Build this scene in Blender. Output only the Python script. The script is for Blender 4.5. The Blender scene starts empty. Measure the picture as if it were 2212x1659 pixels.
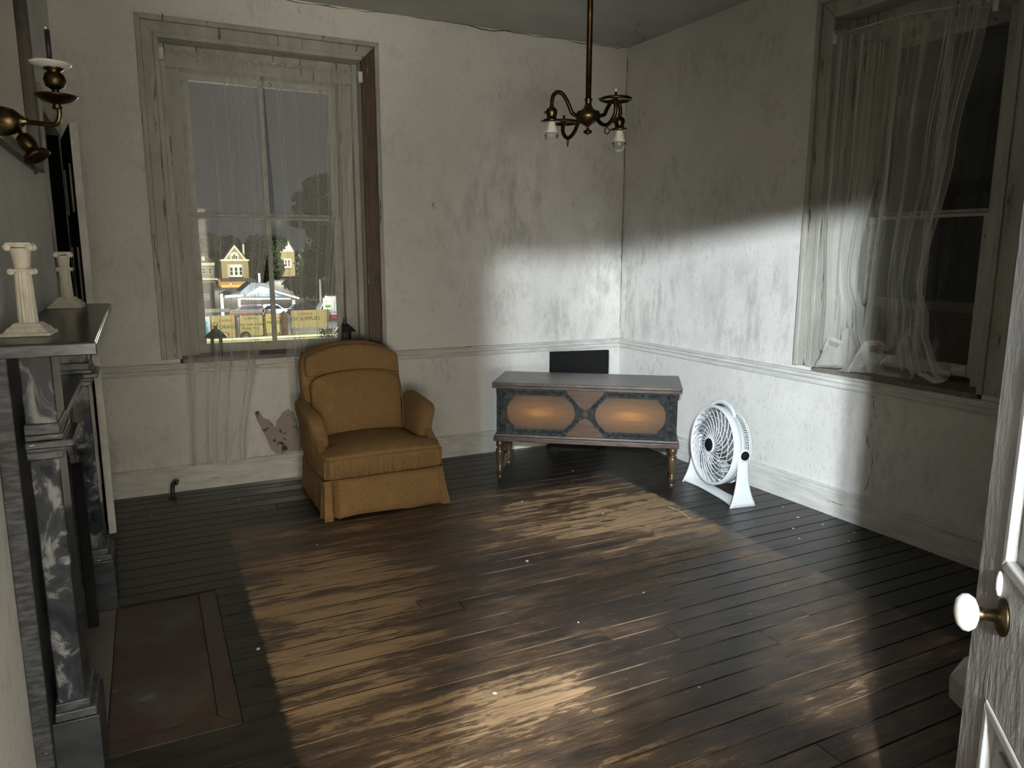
import bpy, bmesh, math, random
from mathutils import Vector, Matrix, noise
R = math.radians
SC = bpy.context.scene
random.seed(7)

# ------------------------------------------------------------------ camera, world, lights, exposure
cam_d = bpy.data.cameras.new('camera'); cam = bpy.data.objects.new('camera', cam_d)
SC.collection.objects.link(cam); SC.camera = cam
CY, CP, CR = 0.4566, 0.1769, 0.0022
cf = Vector((math.sin(CY)*math.cos(CP), math.cos(CY)*math.cos(CP), -math.sin(CP)))
cr = Vector((math.cos(CY), -math.sin(CY), 0)); cu = cr.cross(cf)
cr2 = math.cos(CR)*cr + math.sin(CR)*cu; cu2 = -math.sin(CR)*cr + math.cos(CR)*cu
cam.matrix_world = Matrix(((cr2.x, cu2.x, -cf.x, -3.6407), (cr2.y, cu2.y, -cf.y, -5.3041), (cr2.z, cu2.z, -cf.z, 1.6), (0, 0, 0, 1)))
cam_d.sensor_fit = 'HORIZONTAL'; cam_d.sensor_width = 36; cam_d.lens = 36*1598.8/2212
cam_d.clip_start = 0.02; cam_d.clip_end = 900

W = bpy.data.worlds.new('night_sky'); SC.world = W; W.use_nodes = True
wn = W.node_tree; wn.nodes.clear()
wo = wn.nodes.new('ShaderNodeOutputWorld'); wb = wn.nodes.new('ShaderNodeBackground')
wt = wn.nodes.new('ShaderNodeTexCoord'); wx = wn.nodes.new('ShaderNodeSeparateXYZ'); wr = wn.nodes.new('ShaderNodeValToRGB')
wn.links.new(wt.outputs['Generated'], wx.inputs[0]); wn.links.new(wx.outputs['Z'], wr.inputs[0])
wn.links.new(wr.outputs[0], wb.inputs[0]); wn.links.new(wb.outputs[0], wo.inputs[0])
wr.color_ramp.elements[0].position = 0.0; wr.color_ramp.elements[0].color = (.185, .180, .195, 1)
wr.color_ramp.elements[1].position = 0.45; wr.color_ramp.elements[1].color = (.075, .075, .072, 1)
e_ = wr.color_ramp.elements.new(0.14); e_.color = (.120, .117, .124, 1)
wb.inputs[1].default_value = 0.42

def lamp(name, kind, loc, power, color, size=0.03, rot=(0, 0, 0), sy=None, spot=None, blend=.5):
    d = bpy.data.lights.new(name, kind); o = bpy.data.objects.new(name, d); SC.collection.objects.link(o)
    d.energy = power; d.color = color; o.location = loc; o.rotation_euler = rot
    if kind == 'AREA':
        d.shape = 'RECTANGLE'; d.size = size; d.size_y = sy or size
    elif kind == 'SPOT':
        d.shadow_soft_size = size; d.spot_size = spot; d.spot_blend = blend
    else: d.shadow_soft_size = size
    return o
# the two bulbs of the hall lamp behind the photographer, shining in through the doorway
lamp('hall_bulb_light', 'POINT', (-4.645, -6.80, 2.34), 2000, (.87, .95, 1.0), .04)
lamp('hall_bulb_light', 'POINT', (-4.84, -6.84, 2.33), 1300, (.87, .95, 1.0), .05)
# unseen area light added as soft ambient fill through the doorway
lamp('hall_ambient_fill', 'AREA', (-3.1, -7.2, 3.05), 130, (1.0, .95, .84), 1.5, (0, 0, 0), 1.2)
# unseen low fill lights added in the hall to brighten the room's walls
lamp('hall_low_fill', 'POINT', (-4.25, -7.7, 1.05), 480, (1.0, .93, .80), .38)
lamp('hall_low_fill', 'POINT', (-3.45, -7.9, .95), 190, (1.0, .93, .80), .35)
# street lights outside: one warm one beyond the right window, white ones over the lot down the hill
lamp('street_light', 'POINT', (2.2, -4.2, 2.2), 10, (1.0, .60, .30), .08)
lamp('lot_light', 'POINT', (4.0, 44.0, 3.5), 9500, (1.0, .95, .78), .4)
lamp('lot_light', 'POINT', (0.0, 40.0, 2.0), 3000, (1.0, .97, .85), .4)
lamp('lot_light', 'POINT', (13.0, 66.0, 2.5), 9000, (1.0, .97, .9), .4)
lamp('canopy_light', 'POINT', (10.5, 104.0, -5.6), 9000, (.92, .96, 1.0), .5)
lamp('canopy_light', 'POINT', (6.0, 92.0, -3.0), 9000, (.92, .96, 1.0), .5)
lamp('yard_light', 'POINT', (15.5, 183.0, 1.0), 26000, (1.0, .93, .72), .5)
lamp('yard_light', 'POINT', (33.0, 215.0, 0.0), 26000, (1.0, .93, .78), .5)
SC.cycles.max_bounces = 8; SC.cycles.diffuse_bounces = 4; SC.cycles.glossy_bounces = 4; SC.cycles.transparent_max_bounces = 24
SC.view_settings.view_transform = 'Standard'; SC.view_settings.look = 'None'
SC.view_settings.exposure = 0.0; SC.view_settings.gamma = 1.0; SC.view_settings.use_curve_mapping = False

# ------------------------------------------------------------------ material helpers
def mat(name, col, rough=.6, metal=0, col2=None, scale=20, bump=0, bscale=60, stretch=(1, 1, 1), lo=.35, hi=.65, emit=None, es=0, spec=.5, wear=None, wscale=8, wlo=.6, whi=.64, wstretch=(1, 1, 1), detail=5, coat=0):
    m = bpy.data.materials.new(name); m.use_nodes = True; nt = m.node_tree; b = nt.nodes['Principled BSDF']
    b.inputs['Base Color'].default_value = (*col, 1); b.inputs['Roughness'].default_value = rough
    b.inputs['Metallic'].default_value = metal; b.inputs['Specular IOR Level'].default_value = spec
    b.inputs['Coat Weight'].default_value = coat
    if emit: b.inputs['Emission Color'].default_value = (*emit, 1); b.inputs['Emission Strength'].default_value = es
    geo = nt.nodes.new('ShaderNodeNewGeometry')
    def nz(sc, st, det=detail):
        mp = nt.nodes.new('ShaderNodeMapping'); mp.inputs['Scale'].default_value = st
        nt.links.new(geo.outputs['Position'], mp.inputs[0])
        n = nt.nodes.new('ShaderNodeTexNoise'); n.inputs['Scale'].default_value = sc; n.inputs['Detail'].default_value = det
        n.inputs['Roughness'].default_value = .62
        nt.links.new(mp.outputs[0], n.inputs['Vector']); return n
    def ramp(n, a, c):
        r = nt.nodes.new('ShaderNodeMapRange'); r.inputs[1].default_value = a; r.inputs[2].default_value = c
        nt.links.new(n.outputs['Fac'], r.inputs[0]); return r
    out = None
    if col2:
        mx = nt.nodes.new('ShaderNodeMix'); mx.data_type = 'RGBA'
        mx.inputs[6].default_value = (*col, 1); mx.inputs[7].default_value = (*col2, 1)
        nt.links.new(ramp(nz(scale, stretch), lo, hi).outputs[0], mx.inputs[0]); out = mx.outputs[2]
    if wear:
        mx = nt.nodes.new('ShaderNodeMix'); mx.data_type = 'RGBA'
        if out: nt.links.new(out, mx.inputs[6])
        else: mx.inputs[6].default_value = (*col, 1)
        mx.inputs[7].default_value = (*wear, 1)
        nt.links.new(ramp(nz(wscale, wstretch, 8), wlo, whi).outputs[0], mx.inputs[0]); out = mx.outputs[2]
    if out: nt.links.new(out, b.inputs['Base Color'])
    if bump:
        bp = nt.nodes.new('ShaderNodeBump'); bp.inputs['Strength'].default_value = bump; bp.inputs['Distance'].default_value = .01
        nt.links.new(nz(bscale, stretch).outputs['Fac'], bp.inputs['Height']); nt.links.new(bp.outputs[0], b.inputs['Normal'])
    return m

def wall_mat(name, base):
    """old painted plaster: broad grey smudges, fine speckle, faint vertical brush streaks"""
    m = bpy.data.materials.new(name); m.use_nodes = True; nt = m.node_tree; b = nt.nodes['Principled BSDF']; L = nt.links.new
    geo = nt.nodes.new('ShaderNodeNewGeometry')
    def nz(sc, st=(1, 1, 1), det=6, off=0):
        mp = nt.nodes.new('ShaderNodeMapping'); mp.inputs['Scale'].default_value = st; mp.inputs['Location'].default_value = (off, off, off)
        L(geo.outputs['Position'], mp.inputs[0])
        n = nt.nodes.new('ShaderNodeTexNoise'); n.inputs['Scale'].default_value = sc; n.inputs['Detail'].default_value = det; n.inputs['Roughness'].default_value = .65
        L(mp.outputs[0], n.inputs['Vector']); return n.outputs['Fac']
    def mr(s, a, c, d=0, e=1):
        r = nt.nodes.new('ShaderNodeMapRange'); r.inputs[1].default_value = a; r.inputs[2].default_value = c
        r.inputs[3].default_value = d; r.inputs[4].default_value = e; L(s, r.inputs[0]); return r.outputs[0]
    def mul(a, c):
        q = nt.nodes.new('ShaderNodeMath'); q.operation = 'MULTIPLY'; L(a, q.inputs[0])
        if isinstance(c, float): q.inputs[1].default_value = c
        else: L(c, q.inputs[1])
        return q.outputs[0]
    def mix(f, a, c):
        x = nt.nodes.new('ShaderNodeMix'); x.data_type = 'RGBA'; L(f, x.inputs[0])
        if isinstance(a, tuple): x.inputs[6].default_value = (*a, 1)
        else: L(a, x.inputs[6])
        x.inputs[7].default_value = (*c, 1); return x.outputs[2]
    c = mix(mr(nz(1.1), .35, .7), base, tuple(v*.86 for v in base))
    c = mix(mul(mul(mr(nz(2.3, off=3), .50, .66), mr(nz(26, (1, 1, .45)), .42, .66)), .55), c, tuple(v*.42 for v in base))
    c = mix(mul(mr(nz(85, (1, 1, .3), 3), .58, .68), .42), c, tuple(v*.45 for v in base))
    c = mix(mul(mr(nz(3.2, (1, 1, .4), off=9), .71, .74), .7), c, (.16, .15, .13))
    sx = nt.nodes.new('ShaderNodeSeparateXYZ'); L(geo.outputs['Position'], sx.inputs[0])
    def dist(cx, cy, cz, r):
        v = nt.nodes.new('ShaderNodeVectorMath'); v.operation = 'DISTANCE'; L(geo.outputs['Position'], v.inputs[0]); v.inputs[1].default_value = (cx, cy, cz)
        return mr(v.outputs['Value'], r*.25, r, 1, 0)
    damp = None
    for q_ in ((-.1, 0, 1.25, .75), (.02, -.4, 1.35, .8), (.06, -2.6, .5, .5), (-.5, 0, 1.0, .5), (.05, -1.5, 1.15, .6), (-1.1, 0, 1.9, .8)):
        d_ = dist(*q_)
        if damp is None: damp = d_
        else:
            k_ = nt.nodes.new('ShaderNodeMath'); k_.operation = 'MAXIMUM'; L(damp, k_.inputs[0]); L(d_, k_.inputs[1]); damp = k_.outputs[0]
    c = mix(mul(mul(damp, mr(nz(7, (1, 1, .35), 8, 5), .47, .62)), .5), c, tuple(v*.38 for v in base))
    L(c, b.inputs['Base Color']); b.inputs['Roughness'].default_value = .75; b.inputs['Specular IOR Level'].default_value = .25
    bp = nt.nodes.new('ShaderNodeBump'); bp.inputs['Strength'].default_value = .35; bp.inputs['Distance'].default_value = .006
    L(nz(38, (1, 1, .5)), bp.inputs['Height']); L(bp.outputs[0], b.inputs['Normal'])
    return m

def sheer_mat(name, col, dens, edge):
    m = bpy.data.materials.new(name); m.use_nodes = True; nt = m.node_tree; nt.nodes.clear(); L = nt.links.new
    o = nt.nodes.new('ShaderNodeOutputMaterial'); tr = nt.nodes.new('ShaderNodeBsdfTransparent')
    df = nt.nodes.new('ShaderNodeBsdfDiffuse'); df.inputs[0].default_value = (*col, 1)
    tl = nt.nodes.new('ShaderNodeBsdfTranslucent'); tl.inputs[0].default_value = (*col, 1)
    a = nt.nodes.new('ShaderNodeMixShader'); a.inputs[0].default_value = .4; L(df.outputs[0], a.inputs[1]); L(tl.outputs[0], a.inputs[2])
    lw = nt.nodes.new('ShaderNodeLayerWeight'); lw.inputs[0].default_value = .5
    r = nt.nodes.new('ShaderNodeMapRange'); r.inputs[1].default_value = .1; r.inputs[2].default_value = .95; r.inputs[3].default_value = dens; r.inputs[4].default_value = edge
    L(lw.outputs['Facing'], r.inputs[0])
    x = nt.nodes.new('ShaderNodeMixShader'); L(r.outputs[0], x.inputs[0]); L(tr.outputs[0], x.inputs[1]); L(a.outputs[0], x.inputs[2]); L(x.outputs[0], o.inputs[0])
    return m

def glass_mat(name, tint=(.93, .96, .94), refl=1.0):
    m = bpy.data.materials.new(name); m.use_nodes = True; nt = m.node_tree; nt.nodes.clear(); L = nt.links.new
    o = nt.nodes.new('ShaderNodeOutputMaterial'); tr = nt.nodes.new('ShaderNodeBsdfTransparent'); tr.inputs[0].default_value = (*tint, 1)
    gl = nt.nodes.new('ShaderNodeBsdfGlossy'); gl.inputs['Roughness'].default_value = .02; gl.inputs[0].default_value = (refl, refl, refl, 1)
    fr = nt.nodes.new('ShaderNodeFresnel'); fr.inputs[0].default_value = 1.45
    x = nt.nodes.new('ShaderNodeMixShader'); L(fr.outputs[0], x.inputs[0]); L(tr.outputs[0], x.inputs[1]); L(gl.outputs[0], x.inputs[2]); L(x.outputs[0], o.inputs[0])
    return m

def floor_mat(seam=False):
    """old boards: dark painted border, worn field of bare tan wood under patchy dark brown stain"""
    m = bpy.data.materials.new('floorboard_paint'); m.use_nodes = True; nt = m.node_tree; b = nt.nodes['Principled BSDF']; L = nt.links.new
    geo = nt.nodes.new('ShaderNodeNewGeometry'); oi = nt.nodes.new('ShaderNodeObjectInfo')
    sp = nt.nodes.new('ShaderNodeSeparateXYZ'); L(geo.outputs['Position'], sp.inputs[0])
    def M(op, a, c=None, d=None):
        q = nt.nodes.new('ShaderNodeMath'); q.operation = op
        for i, v in enumerate((a, c, d)):
            if v is None: continue
            if isinstance(v, (int, float)): q.inputs[i].default_value = v
            else: L(v, q.inputs[i])
        return q.outputs[0]
    def mr(s, a, c, d=0., e=1.):
        r = nt.nodes.new('ShaderNodeMapRange'); r.interpolation_type = 'SMOOTHSTEP'
        r.inputs[1].default_value = a; r.inputs[2].default_value = c; r.inputs[3].default_value = d; r.inputs[4].default_value = e; L(s, r.inputs[0]); return r.outputs[0]
    def nz(sc, st=(1, 1, 1), det=6, board=0., rough=.6, off=0.):
        mp = nt.nodes.new('ShaderNodeMapping'); mp.inputs['Scale'].default_value = st
        L(geo.outputs['Position'], mp.inputs[0])
        cx = nt.nodes.new('ShaderNodeCombineXYZ'); L(M('MULTIPLY_ADD', oi.outputs['Random'], board, off), cx.inputs[0]); L(M('MULTIPLY', oi.outputs['Random'], board*.7), cx.inputs[2])
        L(cx.outputs[0], mp.inputs['Location'])
        n = nt.nodes.new('ShaderNodeTexNoise'); n.inputs['Scale'].default_value = sc; n.inputs['Detail'].default_value = det; n.inputs['Roughness'].default_value = rough
        L(mp.outputs[0], n.inputs['Vector']); return n.outputs['Fac']
    def mix(f, a, c):
        x = nt.nodes.new('ShaderNodeMix'); x.data_type = 'RGBA'
        if isinstance(f, float): x.inputs[0].default_value = f
        else: L(f, x.inputs[0])
        for i, v in ((6, a), (7, c)):
            if isinstance(v, tuple): x.inputs[i].default_value = (*v, 1)
            else: L(v, x.inputs[i])
        return x.outputs[2]
    X, Y = sp.outputs[0], sp.outputs[1]
    # worn blobs: where feet and a carpet rubbed the stain away
    wear = None
    for (bx, by, rx, ry, s) in ((-2.98, -2.2, .55, 1.2, .085), (-1.35, -1.5, 1.0, .6, .075), (-2.75, -1.75, .8, .3, .03), (-0.95, -2.1, .6, .6, .06), (-2.45, -3.15, .4, .26, .085), (-2.1, -2.15, .45, .35, -.05), (-1.75, -3.0, .7, .6, -.055), (-1.9, -2.55, .3, .3, -.03), (-2.95, -3.3, .25, .3, .03)):
        dx = M('DIVIDE', M('SUBTRACT', X, bx), rx); dy = M('DIVIDE', M('SUBTRACT', Y, by), ry)
        d = M('SQRT', M('ADD', M('MULTIPLY', dx, dx), M('MULTIPLY', dy, dy)))
        w = mr(d, .2, 1.15, s, 0.); wear = w if wear is None else M('ADD', wear, w)
    big = nz(2.2, (.8, 2.6, 1), 9, 0., .68)
    strk = nz(2.6, (.7, 7, 1), 9, 3.0, .70)
    grit = nz(13, (.5, 2.0, 1), 9, 1.0, .80)
    f = M('ADD', M('ADD', M('MULTIPLY', big, .40), M('MULTIPLY', strk, .26)), M('MULTIPLY', grit, .34))
    f = M('ADD', f, wear)
    bare = mr(f, .548, .580)
    half = mr(f, .45, .55)
    grain = nz(9, (.5, 16, 1), 6, 7.0, .7)
    tan = mix(mr(grain, .3, .7), (.43, .285, .155), (.24, .145, .076))
    tan = mix(M('MULTIPLY', mr(nz(7, (.22, 22, 1), 8, 6.0, .75), .54, .62), .8), tan, (.085, .052, .030))
    stain = mix(mr(nz(3.3, (1, 3, 1), 5, 2.0), .35, .7), (.044, .030, .021), (.020, .016, .014))
    mid = mix(mr(grain, .3, .75), (.140, .086, .050), (.056, .036, .023))
    field = mix(bare, mix(half, stain, mid), tan)
    fleck = M('MULTIPLY', mr(nz(24, (.5, 1.4, 1), 7, 0, .80, 5.), .610, .640), mr(nz(1.7, (.8, 1.6, 1), 4, 0, .5, 8.), .40, .52))
    field = mix(M('MULTIPLY', fleck, .8), field, (.27, .185, .11))
    border = mix(mr(nz(5, (1, 4, 1), 5, 3.0), .3, .7), (.010, .0085, .0065), (.022, .019, .0135))
    border = mix(M('MULTIPLY', mr(nz(12, (.4, 5, 1), 6, 0, .75, 2.), .66, .72), .5), border, (.15, .13, .10))
    e = M('MULTIPLY', M('SUBTRACT', grit, .5), .10)
    e2 = M('MULTIPLY', M('SUBTRACT', strk, .5), .55)
    inside = M('MULTIPLY', M('MULTIPLY', mr(M('ADD', X, e), -3.325, -3.305), mr(M('SUBTRACT', 0, M('ADD', X, e)), .66, .69)), mr(M('SUBTRACT', 0, M('ADD', Y, e2)), .84, .96))
    # thin brown blush where the border paint has thinned near the hearth
    col = mix(inside, border, field)
    if seam: col = mix(inside, (.016, .013, .010), mix(mr(nz(3, (.5, 1, 1), 5, 9.0), .46, .60), (.030, .022, .016), (.15, .104, .062)))
    L(col, b.inputs['Base Color'])
    ro = M('ADD', M('MULTIPLY', M('MULTIPLY', inside, bare), .28), M('MULTIPLY_ADD', grit, .22, .22))
    if seam: b.inputs['Roughness'].default_value = .9
    else: L(ro, b.inputs['Roughness'])
    b.inputs['Specular IOR Level'].default_value = .1 if seam else .55
    bp = nt.nodes.new('ShaderNodeBump'); bp.inputs['Strength'].default_value = .5; bp.inputs['Distance'].default_value = .004
    L(M('ADD', grain, M('MULTIPLY', bare, -.5)), bp.inputs['Height']); L(bp.outputs[0], b.inputs['Normal'])
    return m

def marble_mat(name, dark, light, rough=.16):
    m = bpy.data.materials.new(name); m.use_nodes = True; nt = m.node_tree; b = nt.nodes['Principled BSDF']; L = nt.links.new
    geo = nt.nodes.new('ShaderNodeNewGeometry')
    def nz(sc, dist, det, off):
        mp = nt.nodes.new('ShaderNodeMapping'); mp.inputs['Location'].default_value = (off, 0, off); mp.inputs['Rotation'].default_value = (.5, .6, .3)
        mp.inputs['Scale'].default_value = (1, 1, .7)
        L(geo.outputs['Position'], mp.inputs[0]); n = nt.nodes.new('ShaderNodeTexNoise')
        n.inputs['Scale'].default_value = sc; n.inputs['Detail'].default_value = det; n.inputs['Distortion'].default_value = dist; n.inputs['Roughness'].default_value = .6
        L(mp.outputs[0], n.inputs['Vector']); return n.outputs['Fac']
    r = nt.nodes.new('ShaderNodeValToRGB'); L(nz(9, 1.6, 7, 2.), r.inputs[0])
    E = r.color_ramp.elements; E[0].position = .38; E[0].color = (*dark, 1); E[1].position = .74; E[1].color = (*light, 1)
    k = E.new(.54); k.color = (*[a*1.9+.006 for a in dark], 1); k = E.new(.62); k.color = (*[a*.30 for a in light], 1)
    k = E.new(.69); k.color = (*[a*.42 for a in light], 1)
    L(r.outputs[0], b.inputs['Base Color']); b.inputs['Roughness'].default_value = rough; b.inputs['Specular IOR Level'].default_value = .55
    return m

M = {}
M['wall'] = wall_mat('old_plaster', (.66, .65, .62))
M['ceiling'] = mat('ceiling_plaster', (.40, .41, .375), .85, col2=(.33, .34, .31), scale=2.2, bump=.15, bscale=30, wear=(.20, .19, .17), wscale=1.7, wlo=.70, whi=.73)
M['trim'] = mat('old_trim_paint', (.60, .60, .575), .5, col2=(.50, .495, .46), scale=14, stretch=(1, 1, 1), wear=(.17, .12, .08), wscale=11, wlo=.655, whi=.675, wstretch=(1, 1, .3), bump=.3, bscale=45)
M['trimh'] = mat('old_trim_paint_long', (.60, .60, .575), .5, col2=(.46, .455, .42), scale=10, stretch=(.5, .5, 3), wear=(.24, .17, .11), wscale=13, wlo=.66, whi=.68, wstretch=(.4, .4, 4), bump=.3, bscale=45)
M['casing'] = mat('window_casing_paint', (.38, .375, .335), .55, col2=(.28, .275, .24), scale=9, stretch=(1, 1, .3), wear=(.115, .085, .055), wscale=15, wlo=.622, whi=.64, wstretch=(1.9, 1.9, .16), bump=.5, bscale=40)
M['bare'] = mat('peeled_brown_casing', (.036, .021, .013), .6, col2=(.085, .050, .030), scale=18, stretch=(2, 2, .3), wear=(.40, .38, .33), wscale=12, wlo=.66, whi=.68, wstretch=(2, 2, .3), bump=.4, bscale=50)
M['sash'] = mat('sash_paint', (.36, .355, .32), .55, col2=(.26, .255, .22), scale=16, wear=(.10, .08, .05), wscale=20, wlo=.63, whi=.65, bump=.3)
M['sill'] = mat('sill_bare_wood', (.10, .085, .075), .65, col2=(.17, .15, .135), scale=6, stretch=(.4, 4, 1), bump=.3)
M['floor'] = floor_mat()
M['seam'] = floor_mat(True)
M['subfloor'] = mat('dark_gap', (.01, .009, .008), .9)
M['marble'] = marble_mat('black_white_marble', (.012, .014, .018), (.55, .56, .56))
M['slate'] = mat('black_slate', (.017, .018, .021), .22, col2=(.038, .040, .046), scale=7, stretch=(1, 1, 3), spec=.6, wear=(.09, .095, .10), wscale=22, wlo=.66, whi=.72)
M['slate_edge'] = mat('chipped_slate_edge', (.022, .023, .026), .3, col2=(.11, .115, .125), scale=9, stretch=(2, 2, 9), lo=.42, hi=.72, wear=(.5, .5, .49), wscale=16, wlo=.67, whi=.69, wstretch=(1, 1, 5))
M['shelf'] = mat('polished_slate_shelf', (.034, .029, .026), .22, col2=(.050, .042, .037), scale=10, stretch=(1, 6, 1), spec=.12)
M['hearth'] = mat('hearth_stone', (.046, .024, .018), .6, col2=(.058, .052, .040), scale=3.3, lo=.45, hi=.62, wear=(.13, .12, .095), wscale=5, wlo=.60, whi=.70, bump=.3)
M['hearth2'] = mat('inner_hearth', (.115, .108, .086), .6, col2=(.085, .078, .06), scale=5, bump=.2)
M['hearth_wood'] = mat('hearth_border_wood', (.030, .019, .014), .45, col2=(.05, .034, .026), scale=9)
M['black'] = mat('matt_black', (.006, .006, .006), .85, spec=.2)
M['shadecover'] = mat('closet_shade_cover_black', (.004, .004, .004), .95, spec=.1)  # painted-in darkness of the closet; also the black firebox cover
M['doorshade'] = mat('closet_door_shade', (.010, .009, .008), .7, spec=.25)  # inner face of the closet door, its shadow put into the colour
M['doorpaint'] = mat('door_grey_paint', (.34, .325, .31), .45, col2=(.26, .25, .24), scale=16, stretch=(1, 1, .6), wear=(.20, .19, .18), wscale=30, wlo=.62, whi=.66, wstretch=(1, 1, .5), bump=.6, bscale=28)
M['doorbead'] = mat('door_moulding_paint', (.40, .39, .37), .45, col2=(.33, .32, .30), scale=20)
M['brass'] = mat('aged_brass', (.135, .098, .048), .36, metal=1, col2=(.045, .03, .014), scale=30, lo=.4, hi=.62)
M['bronze'] = mat('dark_bronze', (.040, .027, .015), .42, metal=1, col2=(.085, .058, .026), scale=35, lo=.45, hi=.7)
M['porcelain'] = mat('crazed_porcelain', (.46, .44, .40), .22, col2=(.40, .38, .34), scale=14, wear=(.40, .37, .32), wscale=30, wlo=.67, whi=.69)
M['knobwhite'] = mat('white_dish', (.50, .50, .47), .35)
M['cs_white'] = mat('white_plaster_candlestick', (.80, .765, .68), .55, col2=(.55, .51, .43), scale=40, stretch=(1, 1, .3), lo=.4, hi=.75)
M['candle'] = mat('black_candle', (.010, .010, .012), .5)
M['bulb_base'] = mat('bulb_white_plastic', (.72, .72, .69), .4)
M['bulb_glass'] = glass_mat('bulb_clear_glass', (.98, .98, .97))
M['glass'] = glass_mat('window_glass', (.94, .96, .95))
M['mirror'] = mat('old_mirror', (.60, .60, .57), .03, metal=1)
M['mframe'] = mat('mirror_frame', (.045, .038, .028), .4, col2=(.075, .065, .045), scale=15)
M['fabric'] = mat('gold_brown_chenille', (.33, .20, .088), .95, col2=(.22, .13, .056), scale=150, lo=.38, hi=.62, bump=.8, bscale=260, spec=.1, wear=(.43, .26, .11), wscale=6, wlo=.55, whi=.85)
M['cord'] = mat('chair_piping', (.20, .11, .042), .9, spec=.1)
M['shade_in'] = mat('chair_dark_lining', (.02, .016, .012), .9)
M['walnut'] = mat('chest_walnut', (.036, .026, .020), .38, col2=(.066, .049, .038), scale=7, stretch=(1, 1, 7), bump=.2, bscale=40)
M['walnut_top'] = mat('chest_top', (.050, .041, .035), .30, col2=(.105, .089, .078), scale=5, stretch=(1.2, 1.2, 1), wear=(.03, .025, .022), wscale=7, wlo=.66, whi=.70)
M['stretch'] = mat('grey_stretcher', (.24, .25, .24), .45)
M['leg'] = mat('turned_leg_wood', (.028, .017, .009), .30, col2=(.066, .040, .020), scale=20, stretch=(1, 1, .3))
M['carve'] = mat('charcoal_carved_border', (.014, .015, .015), .7, spec=.18, col2=(.036, .039, .039), scale=42, lo=.42, hi=.66, bump=1.0, bscale=45)
M['red'] = mat('red_edge', (.030, .017, .013), .30, spec=.35, col2=(.085, .062, .052), scale=9, stretch=(1, 1, 8))
M['fanplastic'] = mat('pale_fan_plastic', (.66, .69, .71), .38)
M['fanshade'] = mat('fan_inner_shade', (.17, .18, .185), .5)  # darker grey paints in the shadowed depth behind the grille
M['straw'] = mat('straw', (.5, .42, .28), .8)
M['chip'] = mat('paint_chip', (.6, .58, .52), .8)
M['iron'] = mat('black_iron', (.012, .010, .010), .4)
M['sheer'] = sheer_mat('sheer_net', (.84, .83, .77), .25, .68)
M['sheer2'] = sheer_mat('sheer_net_dense', (.58, .575, .52), .22, .70)
M['hem'] = sheer_mat('sheer_header', (.62, .61, .56), .42, .75)
M['binlid'] = mat('grey_plastic_lid', (.42, .45, .43), .45)

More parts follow.
